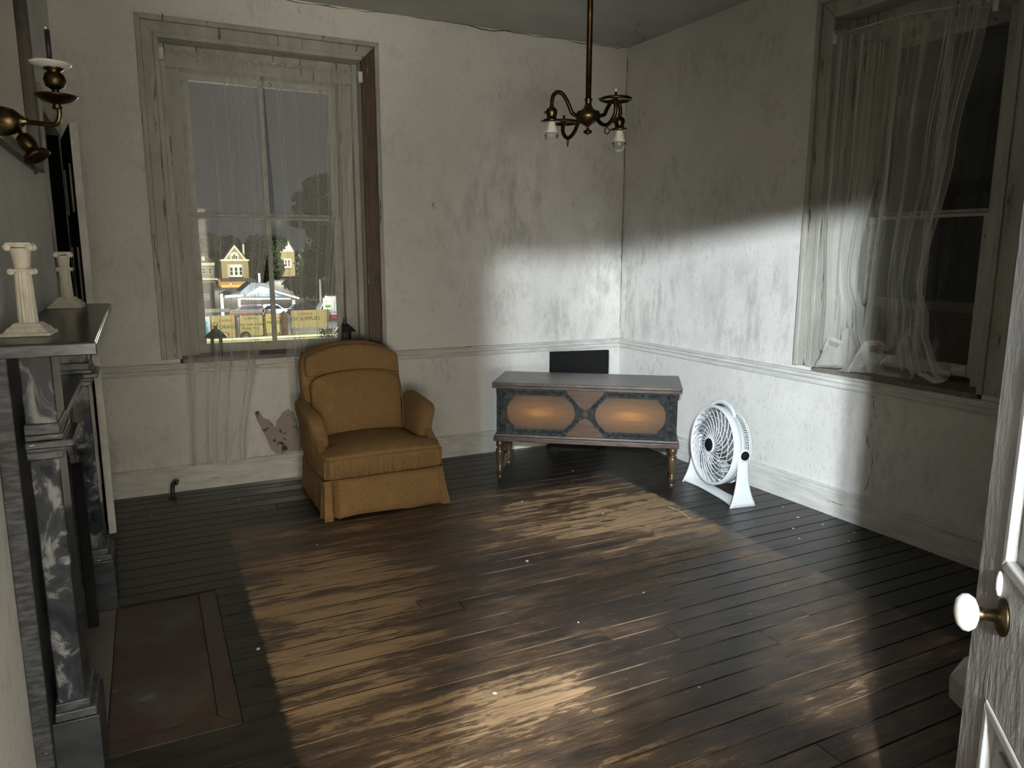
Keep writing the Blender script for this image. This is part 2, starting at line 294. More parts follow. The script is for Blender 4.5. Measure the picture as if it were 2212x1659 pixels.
# ------------------------------------------------------------------ mesh helpers
class MB:
    def __init__(s): s.bm = bmesh.new()
    def box(s, x0, x1, y0, y1, z0, z1, mi=0, mtx=None, bev=0):
        r = bmesh.ops.create_cube(s.bm, size=1.0); vs = r['verts']
        T = Matrix.Translation(((x0+x1)/2, (y0+y1)/2, (z0+z1)/2)) @ Matrix.Diagonal((abs(x1-x0), abs(y1-y0), abs(z1-z0), 1))
        bmesh.ops.transform(s.bm, matrix=T, verts=vs)
        fs = set(f for v in vs for f in v.link_faces)
        if bev:
            es = list(set(e for v in vs for e in v.link_edges))
            r2 = bmesh.ops.bevel(s.bm, geom=es, offset=bev, segments=2, affect='EDGES', profile=.5)
            vs = list(set(v for f in r2['faces'] for v in f.verts) | set(v for v in vs if v.is_valid)); fs = set(f for v in vs for f in v.link_faces)
        for f in fs: f.material_index = mi
        if mtx is not None: bmesh.ops.transform(s.bm, matrix=mtx, verts=vs)
        return s
    def lathe(s, prof, n=24, mtx=None, mi=0, smooth=True, sx=1, sy=1, cap=True):
        rings = []
        for (r, z) in prof:
            if r < 1e-6: rings.append([s.bm.verts.new((0, 0, z))])
            else: rings.append([s.bm.verts.new((r*sx*math.cos(2*math.pi*i/n), r*sy*math.sin(2*math.pi*i/n), z)) for i in range(n)])
        for a, b in zip(rings, rings[1:]):
            for i in range(n):
                j = (i+1) % n
                try:
                    if len(a) == 1 and len(b) == 1: continue
                    if len(a) == 1: f = s.bm.faces.new((a[0], b[i], b[j]))
                    elif len(b) == 1: f = s.bm.faces.new((a[j], a[i], b[0]))
                    else: f = s.bm.faces.new((a[i], a[j], b[j], b[i]))
                    f.smooth = smooth; f.material_index = mi
                except ValueError: pass
        if cap and len(rings[0]) > 1:
            f = s.bm.faces.new(rings[0][::-1]); f.material_index = mi
        if cap and len(rings[-1]) > 1:
            f = s.bm.faces.new(rings[-1]); f.material_index = mi
        if mtx is not None: bmesh.ops.transform(s.bm, matrix=mtx, verts=[v for r in rings for v in r])
        return s
    def tube(s, pts, rad, n=10, mi=0, closed=False, flat=1.0):
        P = [Vector(p) for p in pts]; rings = []; up = Vector((0, 0, 1)); N = len(P)
        rr = rad if isinstance(rad, (list, tuple)) else [rad]*N
        prev = None
        for i, p in enumerate(P):
            if closed: t = P[(i+1) % N]-P[i-1]
            else: t = P[min(i+1, N-1)]-P[max(i-1, 0)]
            t.normalize()
            if prev is None:
                a = t.cross(up)
                if a.length < .05: a = t.cross(Vector((1, 0, 0)))
            else: a = prev-t*prev.dot(t)
            a.normalize(); prev = a; b = t.cross(a)
            rings.append([s.bm.verts.new(p+rr[i]*(a*math.cos(2*math.pi*k/n)+b*flat*math.sin(2*math.pi*k/n))) for k in range(n)])
        rg = list(zip(rings, rings[1:])) + ([(rings[-1], rings[0])] if closed else [])
        for a, b in rg:
            for k in range(n):
                j = (k+1) % n; f = s.bm.faces.new((a[k], a[j], b[j], b[k])); f.smooth = True; f.material_index = mi
        if not closed:
            s.bm.faces.new(rings[0][::-1]).material_index = mi; s.bm.faces.new(rings[-1]).material_index = mi
        return s
    def prism(s, poly, d0, d1, axis='y', mi=0, mtx=None):
        """poly: list of (a, b); extruded along axis from d0 to d1"""
        def P(a, b, d):
            return {'y': (a, d, b), 'x': (d, a, b), 'z': (a, b, d)}[axis]
        A = [s.bm.verts.new(P(a, b, d0)) for a, b in poly]; B = [s.bm.verts.new(P(a, b, d1)) for a, b in poly]; n = len(poly)
        fs = [s.bm.faces.new(A), s.bm.faces.new(B[::-1])]
        for i in range(n): fs.append(s.bm.faces.new((A[i], B[i], B[(i+1) % n], A[(i+1) % n])))
        for f in fs: f.material_index = mi
        if mtx is not None: bmesh.ops.transform(s.bm, matrix=mtx, verts=A+B)
        return s
    def grid(s, fn, nu, nv, mi=0, smooth=True):
        V = [[s.bm.verts.new(fn(i/nu, j/nv)) for j in range(nv+1)] for i in range(nu+1)]
        for i in range(nu):
            for j in range(nv):
                f = s.bm.faces.new((V[i][j], V[i+1][j], V[i+1][j+1], V[i][j+1])); f.smooth = smooth; f.material_index = mi
        return s
    def build(s, name, m, parent=None, norm=True, smooth=None):
        if norm: bmesh.ops.recalc_face_normals(s.bm, faces=s.bm.faces[:])
        me = bpy.data.meshes.new(name); s.bm.to_mesh(me); s.bm.free()
        for q in (m if isinstance(m, (list, tuple)) else [m]): me.materials.append(q)
        if smooth is not None:
            for p in me.polygons: p.use_smooth = smooth
        o = bpy.data.objects.new(name, me); SC.collection.objects.link(o)
        if parent: o.parent = parent
        return o

def bevel(o, w=.004, seg=2):
    b = o.modifiers.new('bevel', 'BEVEL'); b.width = w; b.segments = seg; b.limit_method = 'ANGLE'; b.angle_limit = R(35); return o
def subsurf(o, n=2):
    b = o.modifiers.new('subsurf', 'SUBSURF'); b.levels = n; b.render_levels = n
    for p in o.data.polygons: p.use_smooth = True
    return o
def tag(o, label, cat, group=None):
    o['label'] = label; o['category'] = cat
    if group: o['group'] = group
    return o
def thing(name, label, cat, loc=(0, 0, 0), rz=0, group=None):
    o = bpy.data.objects.new(name, None); SC.collection.objects.link(o); o.empty_display_size = .05
    o.location = loc; o.rotation_euler = (0, 0, rz); return tag(o, label, cat, group)
def structure(o): o['kind'] = 'structure'; return o
def sempty(name, loc=(0, 0, 0), rz=0):
    o = bpy.data.objects.new(name, None); SC.collection.objects.link(o); o.location = loc; o.rotation_euler = (0, 0, rz); return structure(o)
def copy_tree(o, parent=None):
    c = o.copy(); SC.collection.objects.link(c); c.parent = parent
    for ch in list(o.children): copy_tree(ch, c)
    return c
def text(name, s, size, loc, m, parent, rz=0, rx=math.pi/2, ext=.003, align='CENTER', sx=1):
    cu_ = bpy.data.curves.new(name, 'FONT'); cu_.body = s; cu_.size = size; cu_.extrude = ext; cu_.align_x = align; cu_.align_y = 'CENTER'; cu_.resolution_u = 3
    t = bpy.data.objects.new(name, cu_); SC.collection.objects.link(t)
    me = bpy.data.meshes.new_from_object(t.evaluated_get(bpy.context.evaluated_depsgraph_get()))
    bpy.data.objects.remove(t); me.materials.clear(); me.materials.append(m)
    o = bpy.data.objects.new(name, me); SC.collection.objects.link(o); o.parent = parent
    o.location = loc; o.rotation_euler = (rx, 0, rz); o.scale = (sx, 1, 1); return o
def catmull(P, k=6, closed=False):
    P = [Vector(p) for p in P]; n = len(P); out = []
    for i in range(n if closed else n-1):
        a, b, c, d = (P[(i-1) % n], P[i], P[(i+1) % n], P[(i+2) % n]) if closed else (P[max(i-1, 0)], P[i], P[i+1], P[min(i+2, n-1)])
        for j in range(k):
            t = j/k; out.append(.5*((2*b)+(c-a)*t+(2*a-5*b+4*c-d)*t*t+(3*b-a-3*c+d)*t**3))
    if not closed: out.append(P[-1])
    return out

HC = 3.219          # ceiling
XL = -4.03          # left wall
YN = -5.10          # near wall (doorway wall)
PHI = .0299         # the right wall is slightly splayed
# ------------------------------------------------------------------ floor: boards running along x
fl = sempty('floor')
MB().box(XL-.1, .45, YN-.2, .1, -.08, -.022).build('subfloor', M['subfloor'], fl)
def board(x0, x1, y0, y1, dz):
    b = MB(); w = .0028; h = -.018
    c = [(x0, y0), (x1, y0), (x1, y1), (x0, y1)]
    A = [b.bm.verts.new((x, y, h)) for x, y in c]
    B = [b.bm.verts.new((x, y, -.0035+dz)) for x, y in c]
    ci = [(x0+w, y0+w), (x1-w, y0+w), (x1-w, y1-w), (x0+w, y1-w)]
    T = [b.bm.verts.new((x, y, dz)) for x, y in ci]
    for i in range(4):
        j = (i+1) % 4
        f = b.bm.faces.new((A[i], A[j], B[j], B[i])); f.material_index = 0
        f = b.bm.faces.new((B[i], B[j], T[j], T[i])); f.material_index = 1 if i in (0, 2) else 0
    b.bm.faces.new(T)
    return b.build('floorboard', [M['floor'], M['seam']], fl)
y = 0.0; k = 0
HX0, HX1, HY0, HY1 = -3.53, -3.455, -2.83, -1.70      # hearth slab edge, wooden border edge
while y > YN-.12:
    w = random.choice((.088, .095, .102, .11, .12)); y1 = y-w+.0022
    xs = [XL]; x = XL + random.uniform(.8, 5.5)
    while x < -.25:
        xs.append(x); x += random.uniform(3.2, 4.8)
    xs.append(.02+abs(y)*PHI)
    ym = y-w/2
    if HY0 < ym < HY1: xs = [HX1] + [q for q in xs if q > HX1+.3]
    for a, c in zip(xs, xs[1:]): board(a+.0008, c-.0008, y1, y, random.uniform(-.0012, .0))
    y -= w; k += 1
# hearth set flush into the floor
MB().box(-3.868, HX0, -2.745, -1.715, -.05, -.001).build('hearth_slab', M['hearth'], fl)
bevel(MB().box(XL-.3, -3.872, -2.745, -1.715, -.05, .004).build('inner_hearth_slab', M['hearth2'], fl), .003)
for (pl, nm) in (([(HX0+.003, -2.748), (HX1, -2.826), (HX1, -1.704), (HX0+.003, -1.712)], 'hearth_border'),
                 ([(-3.868, -2.75), (HX0, -2.75), (HX1-.003, -2.829), (-3.868, -2.829)], 'hearth_border')):
    MB().prism(pl, -.02, .0015, 'z').build(nm, M['hearth_wood'], fl)

# ------------------------------------------------------------------ walls
def wall_with_hole(name, length, z1, hole, thick, mtx, m):
    """u along wall, thickness away from room (+v)"""
    b = MB()
    if hole:
        u0, u1, h0, h1 = hole
        b.box(0, u0, 0, thick, 0, z1); b.box(u1, length, 0, thick, 0, z1)
        if h0 > 0: b.box(u0, u1, 0, thick, 0, h0)
        b.box(u0, u1, 0, thick, h1, z1)
    else: b.box(0, length, 0, thick, 0, z1)
    bmesh.ops.remove_doubles(b.bm, verts=b.bm.verts[:], dist=1e-5)
    o = b.build(name, m); o.matrix_world = mtx; return structure(o)
# back wall, u = x - XL
MBK = Matrix.Translation((XL-.4, 0, 0))
wall_with_hole('wall_back', 4.43, HC, (XL*0+(-3.475)-(XL-.4), -2.19-(XL-.4), .86, 2.90), .38, MBK, M['wall'])
# right wall: u from the corner towards the camera, thickness outward
MR = Matrix.Rotation(-math.pi/2+PHI, 4, 'Z')   # local +x -> dr, local +y -> outward
wall_with_hole('wall_right', 5.6, HC, (2.015, 3.065, .86, 2.945), .38, MR, M['wall'])
# left wall with the closet opening beyond the mantel
ML = Matrix.Translation((XL, -5.6, 0)) @ Matrix.Rotation(math.pi/2, 4, 'Z')
wall_with_hole('wall_left', 5.6, HC, (5.6-.97, 5.6-.09, 0, 2.26), .3, ML, M['wall'])
# near wall with the doorway the photograph is taken from
wall_with_hole('wall_near', 4.7, HC, (-3.88-XL, -2.85-XL, 0, 2.16), .15, Matrix.Translation((XL, YN-.15, 0)), M['wall'])
structure(MB().box(XL-.3, .5, -5.3, .4, HC, HC+.15).build('ceiling', M['ceiling']))
# closet behind the left wall
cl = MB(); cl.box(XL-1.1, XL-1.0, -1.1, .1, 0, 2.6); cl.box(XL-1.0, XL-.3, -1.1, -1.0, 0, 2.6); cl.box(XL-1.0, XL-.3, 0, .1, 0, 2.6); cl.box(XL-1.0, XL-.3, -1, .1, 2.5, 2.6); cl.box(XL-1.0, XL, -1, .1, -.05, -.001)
structure(cl.build('trim_closet_lining', M['shadecover']))  # lining coloured black so the closet reads as unlit
structure(MB().box(XL-.3, XL-.002, -.102, -.088, 0, 2.26).build('trim_closet_shade_strip', M['shadecover']))  # black strip over the far reveal, standing in for the closet's darkness
# hall behind the camera
hl = MB(); hl.box(-6.4, -6.3, -9, YN-.15, 0, 3.3); hl.box(-1.4, -1.3, -9, YN-.15, 0, 3.3); hl.box(-6.4, -1.3, -9.1, -9, 0, 3.3); hl.box(-6.3, XL, YN-.25, YN-.15, 0, 3.3)
structure(hl.build('wall_hall', mat('hall_plaster', (.62, .585, .51), .8)))
structure(MB().box(-6.4, -1.3, -9.1, YN-.151, 3.22, 3.3).build('ceiling_hall', M['ceiling']))
structure(MB().box(-6.4, -1.3, -9.1, YN-.2, -.1, -.004).build('floor_hall', mat('hall_floor', (.13, .09, .06), .5)))

# mouldings: profile (out, z) swept along a wall line
def moulding(name, prof, p0, p1, outn, m, e0=0, e1=0):
    p0 = Vector(p0); p1 = Vector(p1); d = (p1-p0).normalized(); n = Vector(outn); b = MB()
    A = [b.bm.verts.new(p0 + d*(e0*o) + n*o + Vector((0, 0, z))) for o, z in prof]
    B = [b.bm.verts.new(p1 - d*(e1*o) + n*o + Vector((0, 0, z))) for o, z in prof]
    k = len(prof)
    for i in range(k): b.bm.faces.new((A[i], B[i], B[(i+1) % k], A[(i+1) % k]))
    b.bm.faces.new(A[::-1]); b.bm.faces.new(B)
    return structure(b.build(name, m))
rail = [(0, .872), (.020, .872), (.030, .866), (.030, .858), (.018, .852), (.020, .842), (.026, .836), (.022, .828), (.014, .824), (.014, .812), (.020, .806), (.018, .796), (0, .792)]
base = [(0, .178), (.014, .178), (.020, .172), (.018, .160), (.024, .154), (.024, .147), (.017, .143), (.017, 0), (0, 0)]
DR = Vector((math.sin(PHI), -math.cos(PHI), 0)); NR = Vector((-math.cos(PHI), -math.sin(PHI), 0))
moulding('trim_chair_rail_back', rail, (XL, 0, 0), (0, 0, 0), (0, -1, 0), M['trimh'], 0, 1)
moulding('trim_chair_rail_right', rail, (0, 0, 0), tuple(DR*5.3), tuple(NR), M['trimh'], 1, 0)
moulding('baseboard_back', base, (XL, 0, 0), (0, 0, 0), (0, -1, 0), M['trimh'], 0, 1)
moulding('baseboard_right', base, (0, 0, 0), tuple(DR*5.3), tuple(NR), M['trimh'], 1, 0)
#moulding('trim_chair_rail_left', rail, (XL, YN, 0), (XL, -3.0, 0), (1, 0, 0), M['trimh'])
#moulding('baseboard_left', base, (XL, YN, 0), (XL, -3.0, 0), (1, 0, 0), M['trimh'])

# ------------------------------------------------------------------ windows (local: u along wall, v outward, z up)
def window(name, u0, u1, zb, zt, gd, mtx, brown, sash_z, stop):
    """u0..u1 clear opening between casings; gd glass depth; stop = frame width at each side of the glass"""
    root = sempty(name); root.matrix_world = mtx
    cw = .125
    def casing(nm, poly, face, m):
        return bevel(MB().prism(poly, -face, .0, 'y').build(nm, m, root), .004)
    o = cw
    # outer backband, flat, inner step, each mitred; left, right, head
    def ring(nm, a, c, face, ml, mr_, mh):
        casing(nm, [(u0-c, zb), (u0-a, zb), (u0-a, zt+a), (u0-c, zt+c)], face, ml)
        casing(nm, [(u1+a, zb), (u1+c, zb), (u1+c, zt+c), (u1+a, zt+a)], face, mr_)
        casing(nm, [(u0-c, zt+c), (u0-a, zt+a), (u1+a, zt+a), (u1+c, zt+c)], face, mh)
    K = M['casing']; B = M['bare'] if brown else K
    ring('casing_backband', cw-.030, cw, .040, K, K, K)
    ring('casing_board', .030, cw-.030, .022, K, B, K)
    ring('casing_bead', 0, .030, .030, K, B, K)
    # jamb liners through the wall
    for (a, c, m) in ((u0-.012, u0, K), (u1, u1+.012, K)):
        MB().box(a, c, .0, .36, zb, zt).build('jamb', m, root)
    MB().box(u0, u1, 0, .36, zt, zt+.012).build('head_jamb', K, root)
    # stepped stops and frame around the sash
    for s, uu in ((1, u0), (-1, u1)):
        for (a, c, d0, d1) in ((0, .035, .10, .16), (0, stop-.055, .16, gd+.05)):
            x0, x1 = sorted((uu+s*a, uu+s*c)); bevel(MB().box(x0, x1, d0, d1, zb, zt).build('stop', K, root), .003)
    bevel(MB().box(u0, u1, .12, gd+.05, sash_z[3]+.045, zt).build('head_stop', K, root), .003)
    # sill inside
    bevel(MB().box(u0, u1, -.012, .36, zb-.035, zb).build('stool', M['sill'], root), .005)
    g0, g1 = u0+stop, u1-stop; (b0, b1, t0, t1) = sash_z; um = (g0+g1)/2; sw = .052
    for nm, z0, z1, v, lo, hi in (('lower_sash', b0, b1, gd, .065, .018), ('upper_sash', t0, t1, gd+.036, .018, .062)):
        q = MB(); q.box(g0-sw, g0, v-.018, v+.018, z0-lo, z1+hi); q.box(g1, g1+sw, v-.018, v+.018, z0-lo, z1+hi)
        q.box(g0, g1, v-.018, v+.018, z0-lo, z0); q.box(g0, g1, v-.018, v+.018, z1, z1+hi)
        s = bevel(q.build(nm, M['sash'], root), .003)
        bevel(MB().box(um-.016, um+.016, v-.016, v+.016, z0, z1).build('muntin', M['sash'], s), .004)
        MB().box(g0, um-.016, v-.0015, v+.0015, z0, z1).build('pane', M['glass'], s)
        MB().box(um+.016, g1, v-.0015, v+.0015, z0, z1).build('pane', M['glass'], s)
    return root
win1 = window('window_1', -3.46, -2.205, .90, 2.885, .235, Matrix.Identity(4), True, (.965, 1.815, 1.86, 2.705), .17)
win2 = window('window_2', 2.03, 3.05, .90, 2.93, .235, MR, False, (1.0, 1.79, 1.83, 2.75), .20)

# ------------------------------------------------------------------ entry door, open into the room
hx, hy = -2.86, -5.12; fx, fy = -2.255, -4.505
dd = Vector((fx-hx, fy-hy, 0)); DW = dd.length
MD = Matrix.Translation((hx, hy, 0)) @ Matrix.Rotation(math.atan2(dd.y, dd.x), 4, 'Z')   # local +y = face seen by the camera
door = sempty('door_1'); door.matrix_world = MD
T = .04
def dbox(nm, x0, x1, z0, z1, m, y0=-T, y1=0, bv=.003): return bevel(MB().box(x0, x1, y0, y1, z0, z1).build(nm, m, door), bv)
PE, PI = .735, .115
dbox('stile', PE, DW, .008, 2.12, M['doorpaint']); dbox('stile', .0, PI, .008, 2.12, M['doorpaint'])
dbox('rail', PI, PE, .815, 1.062, M['doorpaint']); dbox('rail', PI, PE, .008, .22, M['doorpaint']); dbox('rail', PI, PE, 2.0, 2.12, M['doorpaint'])
um = (PI+PE)/2
dbox('mullion', um-.05, um+.05, .22, .815, M['doorpaint']); dbox('mullion', um-.05, um+.05, 1.062, 2.0, M['doorpaint'])
for (a, c) in ((PI, um-.05), (um+.05, PE)):
    for (z0, z1) in ((.22, .815), (1.062, 2.0)):
        p = dbox('panel', a, c, z0, z1, M['doorpaint'], -.030, -.014)
        q = MB(); w = .022
        q.prism([(a, z0), (a+w, z0+w), (a+w, z1-w), (a, z1)], -.016, .003, 'y'); q.prism([(c, z0), (c, z1), (c-w, z1-w), (c-w, z0+w)], -.016, .003, 'y')
        q.prism([(a, z0), (c, z0), (c-w, z0+w), (a+w, z0+w)], -.016, .003, 'y'); q.prism([(a, z1), (a+w, z1-w), (c-w, z1-w), (c, z1)], -.016, .003, 'y')
        b_ = bevel(q.build('panel_moulding', M['doorbead'], door), .004)
        bevel(MB().box(a+.06, c-.06, -.016, -.008, z0+.06, z1-.06).build('raised_field', M['doorpaint'], p), .004)
RY = Matrix.Rotation(-math.pi/2, 4, 'X')   # lathe axis z -> +y
kx, kz = .700, .988
kn = MB().lathe([(0, .0), (.033, 0), (.034, .004), (.028, .008), (.014, .011), (.012, .012)], 28, Matrix.Translation((kx, 0, kz)) @ RY).build('rose', M['bronze'], door)
MB().lathe([(.011, .008), (.010, .030), (.0125, .034), (.0105, .038), (.0125, .048)], 20, Matrix.Translation((kx, 0, kz)) @ RY).build('shank', M['brass'], door)
MB().lathe([(0, .038), (.014, .039), (.027, .045), (.0325, .054), (.031, .062), (.023, .070), (.011, .0735), (0, .0745)], 32, Matrix.Translation((kx, 0, kz)) @ RY).build('door_knob', M['porcelain'], door)
es = MB().lathe([(0, 0), (.012, 0), (.011, .004), (.005, .007), (0, .0075)], 20, Matrix.Translation((kx+.035, 0, kz+.045)) @ RY @ Matrix.Diagonal((1, 2.0, 1, 1))).build('keyhole_cover', M['porcelain'], door)
# doorway frame (behind the camera) – near wall casing
for x0, x1 in ((-3.98, -3.88), (-2.85, -2.76)): structure(bevel(MB().box(x0, x1, YN-.16, YN+.02, 0, 2.16).build('trim_doorway_jamb', M['casing']), .004))
structure(bevel(MB().box(-3.98, -2.76, YN-.16, YN+.02, 2.16, 2.27).build('trim_doorway_head', M['casing']), .004))

# ------------------------------------------------------------------ closet door, ajar beyond the mantel
d2 = sempty('door_2', (XL+.035, -.11, 0), 0)
a0 = math.atan2(-.835+.11, -3.895-(XL+.035))
d2.rotation_euler = (0, 0, a0)
CW = math.hypot(-.835+.11, -3.895-(XL+.035))
def cbox(nm, x0, x1, y0, y1, z0, z1, m, par=None, bv=.002): return bevel(MB().box(x0, x1, y0, y1, z0, z1).build(nm, m, par or d2), bv)
# local x runs from hinge to free edge; -y side is the hidden/inner face turned to the camera
cbox('door_leaf', 0, CW-.004, -.030, 0, .06, 2.235, M['doorshade'])
cbox('door_edge', CW-.004, CW+.006, -.032, .004, .06, 2.235, M['trim'])
cbox('door_face', 0, CW, 0, .006, .06, 2.235, M['trim'])
for (z0, z1) in ((.30, 1.05), (1.28, 1.62), (1.80, 2.05)):
    for xx in (.17, .56): cbox('panel_bead', xx, xx+.012, -.040, -.030, z0, z1, M['casing'])  # pale beads paint in the moulding edges that catch light
# its frame on the wall
for (y0, y1, z0, z1) in ((-1.04, -.97, 0, 2.38), (-.09, -.01, 0, 2.38)): structure(bevel(MB().box(XL, XL+.010, y0, y1, z0, z1).build('trim_closet_casing', M['casing']), .003))
structure(bevel(MB().box(XL, XL+.010, -.97, -.09, 2.26, 2.38).build('trim_closet_head', M['casing']), .003))

# ------------------------------------------------------------------ black slate and marble mantel
ZT = 1.36
man = thing('fireplace_mantel', 'black slate and veined marble fireplace mantel standing against the left wall', 'mantel', (XL, -2.23, 0))
def mb(nm, x0, x1, y0, y1, z0, z1, m, bv=.004, par=man):   # world coords -> child
    o = MB().box(x0-XL, x1-XL, y0+2.23, y1+2.23, z0, z1).build(nm, m, par); return bevel(o, bv)
sh = bevel(MB().prism([(.002, -3.03+2.23), (.255, -3.03+2.23), (.232, -1.36+2.23), (.002, -1.36+2.23)], ZT-.034, ZT, 'z').build('mantel_shelf', [M['shelf']], man), .004)
bevel(MB().prism([(.001, -3.034+2.23), (.258, -3.034+2.23), (.235, -1.355+2.23), (.001, -1.355+2.23)], ZT-.036, ZT-.003, 'z').build('shelf_edge', M['slate_edge'], man), .003)
mb('body_slab', XL+.001, -3.985, -2.99, -2.70, 0, ZT-.034, M['slate_edge']); mb('body_slab', XL+.001, -3.985, -1.76, -1.45, 0, ZT-.034, M['slate'])
mb('frieze', XL+.001, -3.950, -2.76, -1.66, 1.06, ZT-.034, M['slate'], .002)
for i, (y0, y1) in enumerate(((-2.95, -2.76), (-1.70, -1.51))):
    mb('pilaster', -3.965, -3.895, y0, y1, .29, 1.03, M['marble'], .004)
    mb('frieze_block', -3.965, -3.888, y0, y1, 1.13, ZT-.034, M['marble'], .004)
    for (ex, z0, z1) in ((.012, 1.03, 1.052), (.020, 1.052, 1.064), (.040, 1.064, 1.084), (.018, 1.084, 1.10), (.010, 1.10, 1.13)):
        mb('capital_moulding', -3.97, -3.895+ex, y0-ex*.5, y1+ex*.5, z0, z1, M['slate_edge'], .003)
    mb('plinth', -3.985, -3.862, y0-.012, y1+.012, .0, .235, M['slate'], .003)
    mb('plinth_moulding', -3.975, -3.868, y0-.006, y1+.006, .235, .262, M['slate_edge'], .004)
    mb('plinth_moulding', -3.972, -3.882, y0-.002, y1+.002, .262, .29, M['slate_edge'], .004)
mb('frieze_moulding', -3.955, -3.905, -2.74, -1.71, 1.064, 1.084, M['slate'], .003)
mb('frieze_moulding', -3.955, -3.925, -2.74, -1.71, 1.045, 1.064, M['slate_edge'], .003)
# facing around the firebox: arch slab and black summer cover
ar = [(-2.76+2.23, 0), (-2.60+2.23, 0), (-2.60+2.23, .62)] + [(-.0+.37*math.cos(math.pi*(1-t/10)) , .62+.26*math.sin(math.pi*t/10)) for t in range(1, 10)] + [(.37, .62), (-1.86+2.23, 0), (-1.70+2.23, 0), (-1.70+2.23, 1.06), (-2.76+2.23, 1.06)]
MB().prism(ar, .03, .062, 'x').build('arched_facing', M['slate'], man)
mb('firebox_cover', XL-.02, XL+.028, -2.62, -1.84, .004, .9, M['shadecover'])
mb('cover_lip', XL+.062, XL+.10, -1.90, -1.87, .02, .74, M['black'], .002)

def candlestick(label, x, y, h, bw, plate):
    t = thing('candlestick', label, 'candlestick', (x, y, ZT+.0005), R(-4))
    b = MB(); z = 0
    if plate: b.box(-bw*.60, bw*.52, -bw*.5, bw*.5, 0, .010, bev=.002); z = .010
    for (w0, w1, hh) in ((1, .98, .010), (.88, .72, .014), (.68, .5, .012)):
        r = [(-bw/2*w0, z), (bw/2*w0, z), (bw/2*w1, z+hh), (-bw/2*w1, z+hh)]
        A = [b.bm.verts.new((sx*bw/2*w0, sy*bw/2*w0, z)) for sx, sy in ((-1, -1), (1, -1), (1, 1), (-1, 1))]
        B = [b.bm.verts.new((sx*bw/2*w1, sy*bw/2*w1, z+hh)) for sx, sy in ((-1, -1), (1, -1), (1, 1), (-1, 1))]
        b.bm.faces.new(A[::-1]); b.bm.faces.new(B)
        for i in range(4): b.bm.faces.new((A[i], A[(i+1) % 4], B[(i+1) % 4], B[i]))
        z += hh
    bevel(b.build('base', M['cs_white'], t), .002)
    # fluted shaft
    b = MB(); n = 60; r0 = bw*.205; z1 = h*.70
    def fl_(u, v):
        a = 2*math.pi*u; rr = (r0*(1-.18*v))*(1-.09*(0.5+.5*math.cos(a*15))); return (rr*math.cos(a), rr*math.sin(a), z+(z1-z)*v)
    b.grid(fl_, 120, 6); b.build('shaft', M['cs_white'], t)
    def collar(zc, w):
        q = MB(); q.box(-w*.8, w*.8, -w*.8, w*.8, zc, zc+.007, bev=.002)
        for sx in (-1, 1):
            for sy in (-1, 1): q.lathe([(0, -w*.18), (w*.27, -w*.16), (w*.3, 0), (w*.27, w*.16), (0, w*.18)], 14, Matrix.Translation((sx*w*.78, sy*w*.78, zc-w*.02)) @ Matrix.Rotation(math.pi/2, 4, 'X'))
        return q.build('volute_collar', M['cs_white'], t)
    collar(z1-.002, r0*1.22)
    MB().lathe([(r0*.82, z1), (r0*.86, z1+(h-z1)*.3), (r0*.98, z1+(h-z1)*.65), (r0*1.25, h-.016)], 40).build('neck', M['cs_white'], t)
    collar(h-.013, r0*1.35)
    MB().box(-r0*1.2, r0*1.2, -r0*1.2, r0*1.2, h-.006, h, bev=.002).build('top_slab', M['cs_white'], t)
    return t
candlestick('large white fluted column candlestick near front end of dark mantel shelf', -3.953, -2.775, .262, .125, False)
candlestick('smaller white column candlestick on stepped base at far end of mantel shelf', -3.945, -1.62, .235, .115, True)

# mirror over the mantel
mi = thing('overmantel_mirror', 'large dark framed mirror hung above the mantel on left wall', 'mirror', (XL, -2.2, 2.5))
def mrb(nm, y0, y1, z0, z1, x1, m): return bevel(MB().box(.003, x1, y0+2.2, y1+2.2, z0-2.5, z1-2.5).build(nm, m, mi), .004)
mrb('mirror_glass', -2.97, -1.50, 1.97, 3.0, .012, M['mirror'])
mrb('frame_stile', -1.50, -1.44, 1.93, 3.05, .035, M['mframe']); mrb('frame_stile', -3.03, -2.97, 1.93, 3.05, .035, M['mframe'])
mrb('frame_rail', -2.97, -1.50, 1.93, 1.97, .035, M['mframe']); mrb('frame_rail', -2.97, -1.50, 3.0, 3.05, .035, M['mframe'])

# ------------------------------------------------------------------ brass wall sconce (half gas, half electric)
PXS = 1.9/1598.8
sc = thing('wall_sconce', 'aged brass wall sconce with gas candle arm and tilted socket, left wall', 'wall light', (-3.945, -2.939, 1.927), -CY)
def SP(px, py, d=0): return (px*PXS, d, -(py-262)*PXS)
def Tz(px, py, d=0): return Matrix.Translation(SP(px, py, d))
RX = Matrix.Rotation(math.pi/2, 4, 'Y')
MB().lathe([(0, -.056), (.016, -.053), (.029, -.038), (.036, -.012), (.0365, .012), (.030, .036), (.018, .051), (0, .056)], 28, RX).build('gas_body', M['brass'], sc)
wp = Vector((XL+.002+3.945, 0, 0)); wp.rotate(Matrix.Rotation(CY, 3, 'Z'))
MB().tube([(-.04, 0, 0), tuple(wp)], .009, 12).build('wall_stem', M['brass'], sc)
MB().lathe([(0, 0), (.045, 0), (.043, .008), (.02, .016), (0, .017)], 28, Matrix.Translation(wp) @ Matrix.Rotation(CY, 4, 'Z') @ RX).build('backplate', M['brass'], sc)
MB().lathe([(.012, 0), (.014, .006), (.008, .010), (.008, .02)], 16, Tz(44, 262) @ RX).build('collar', M['brass'], sc)
MB().tube(catmull([SP(46, 263), SP(80, 266), SP(112, 269), SP(124, 264), SP(130, 250), SP(130, 232)], 6), .0062, 14).build('gas_arm', M['brass'], sc)
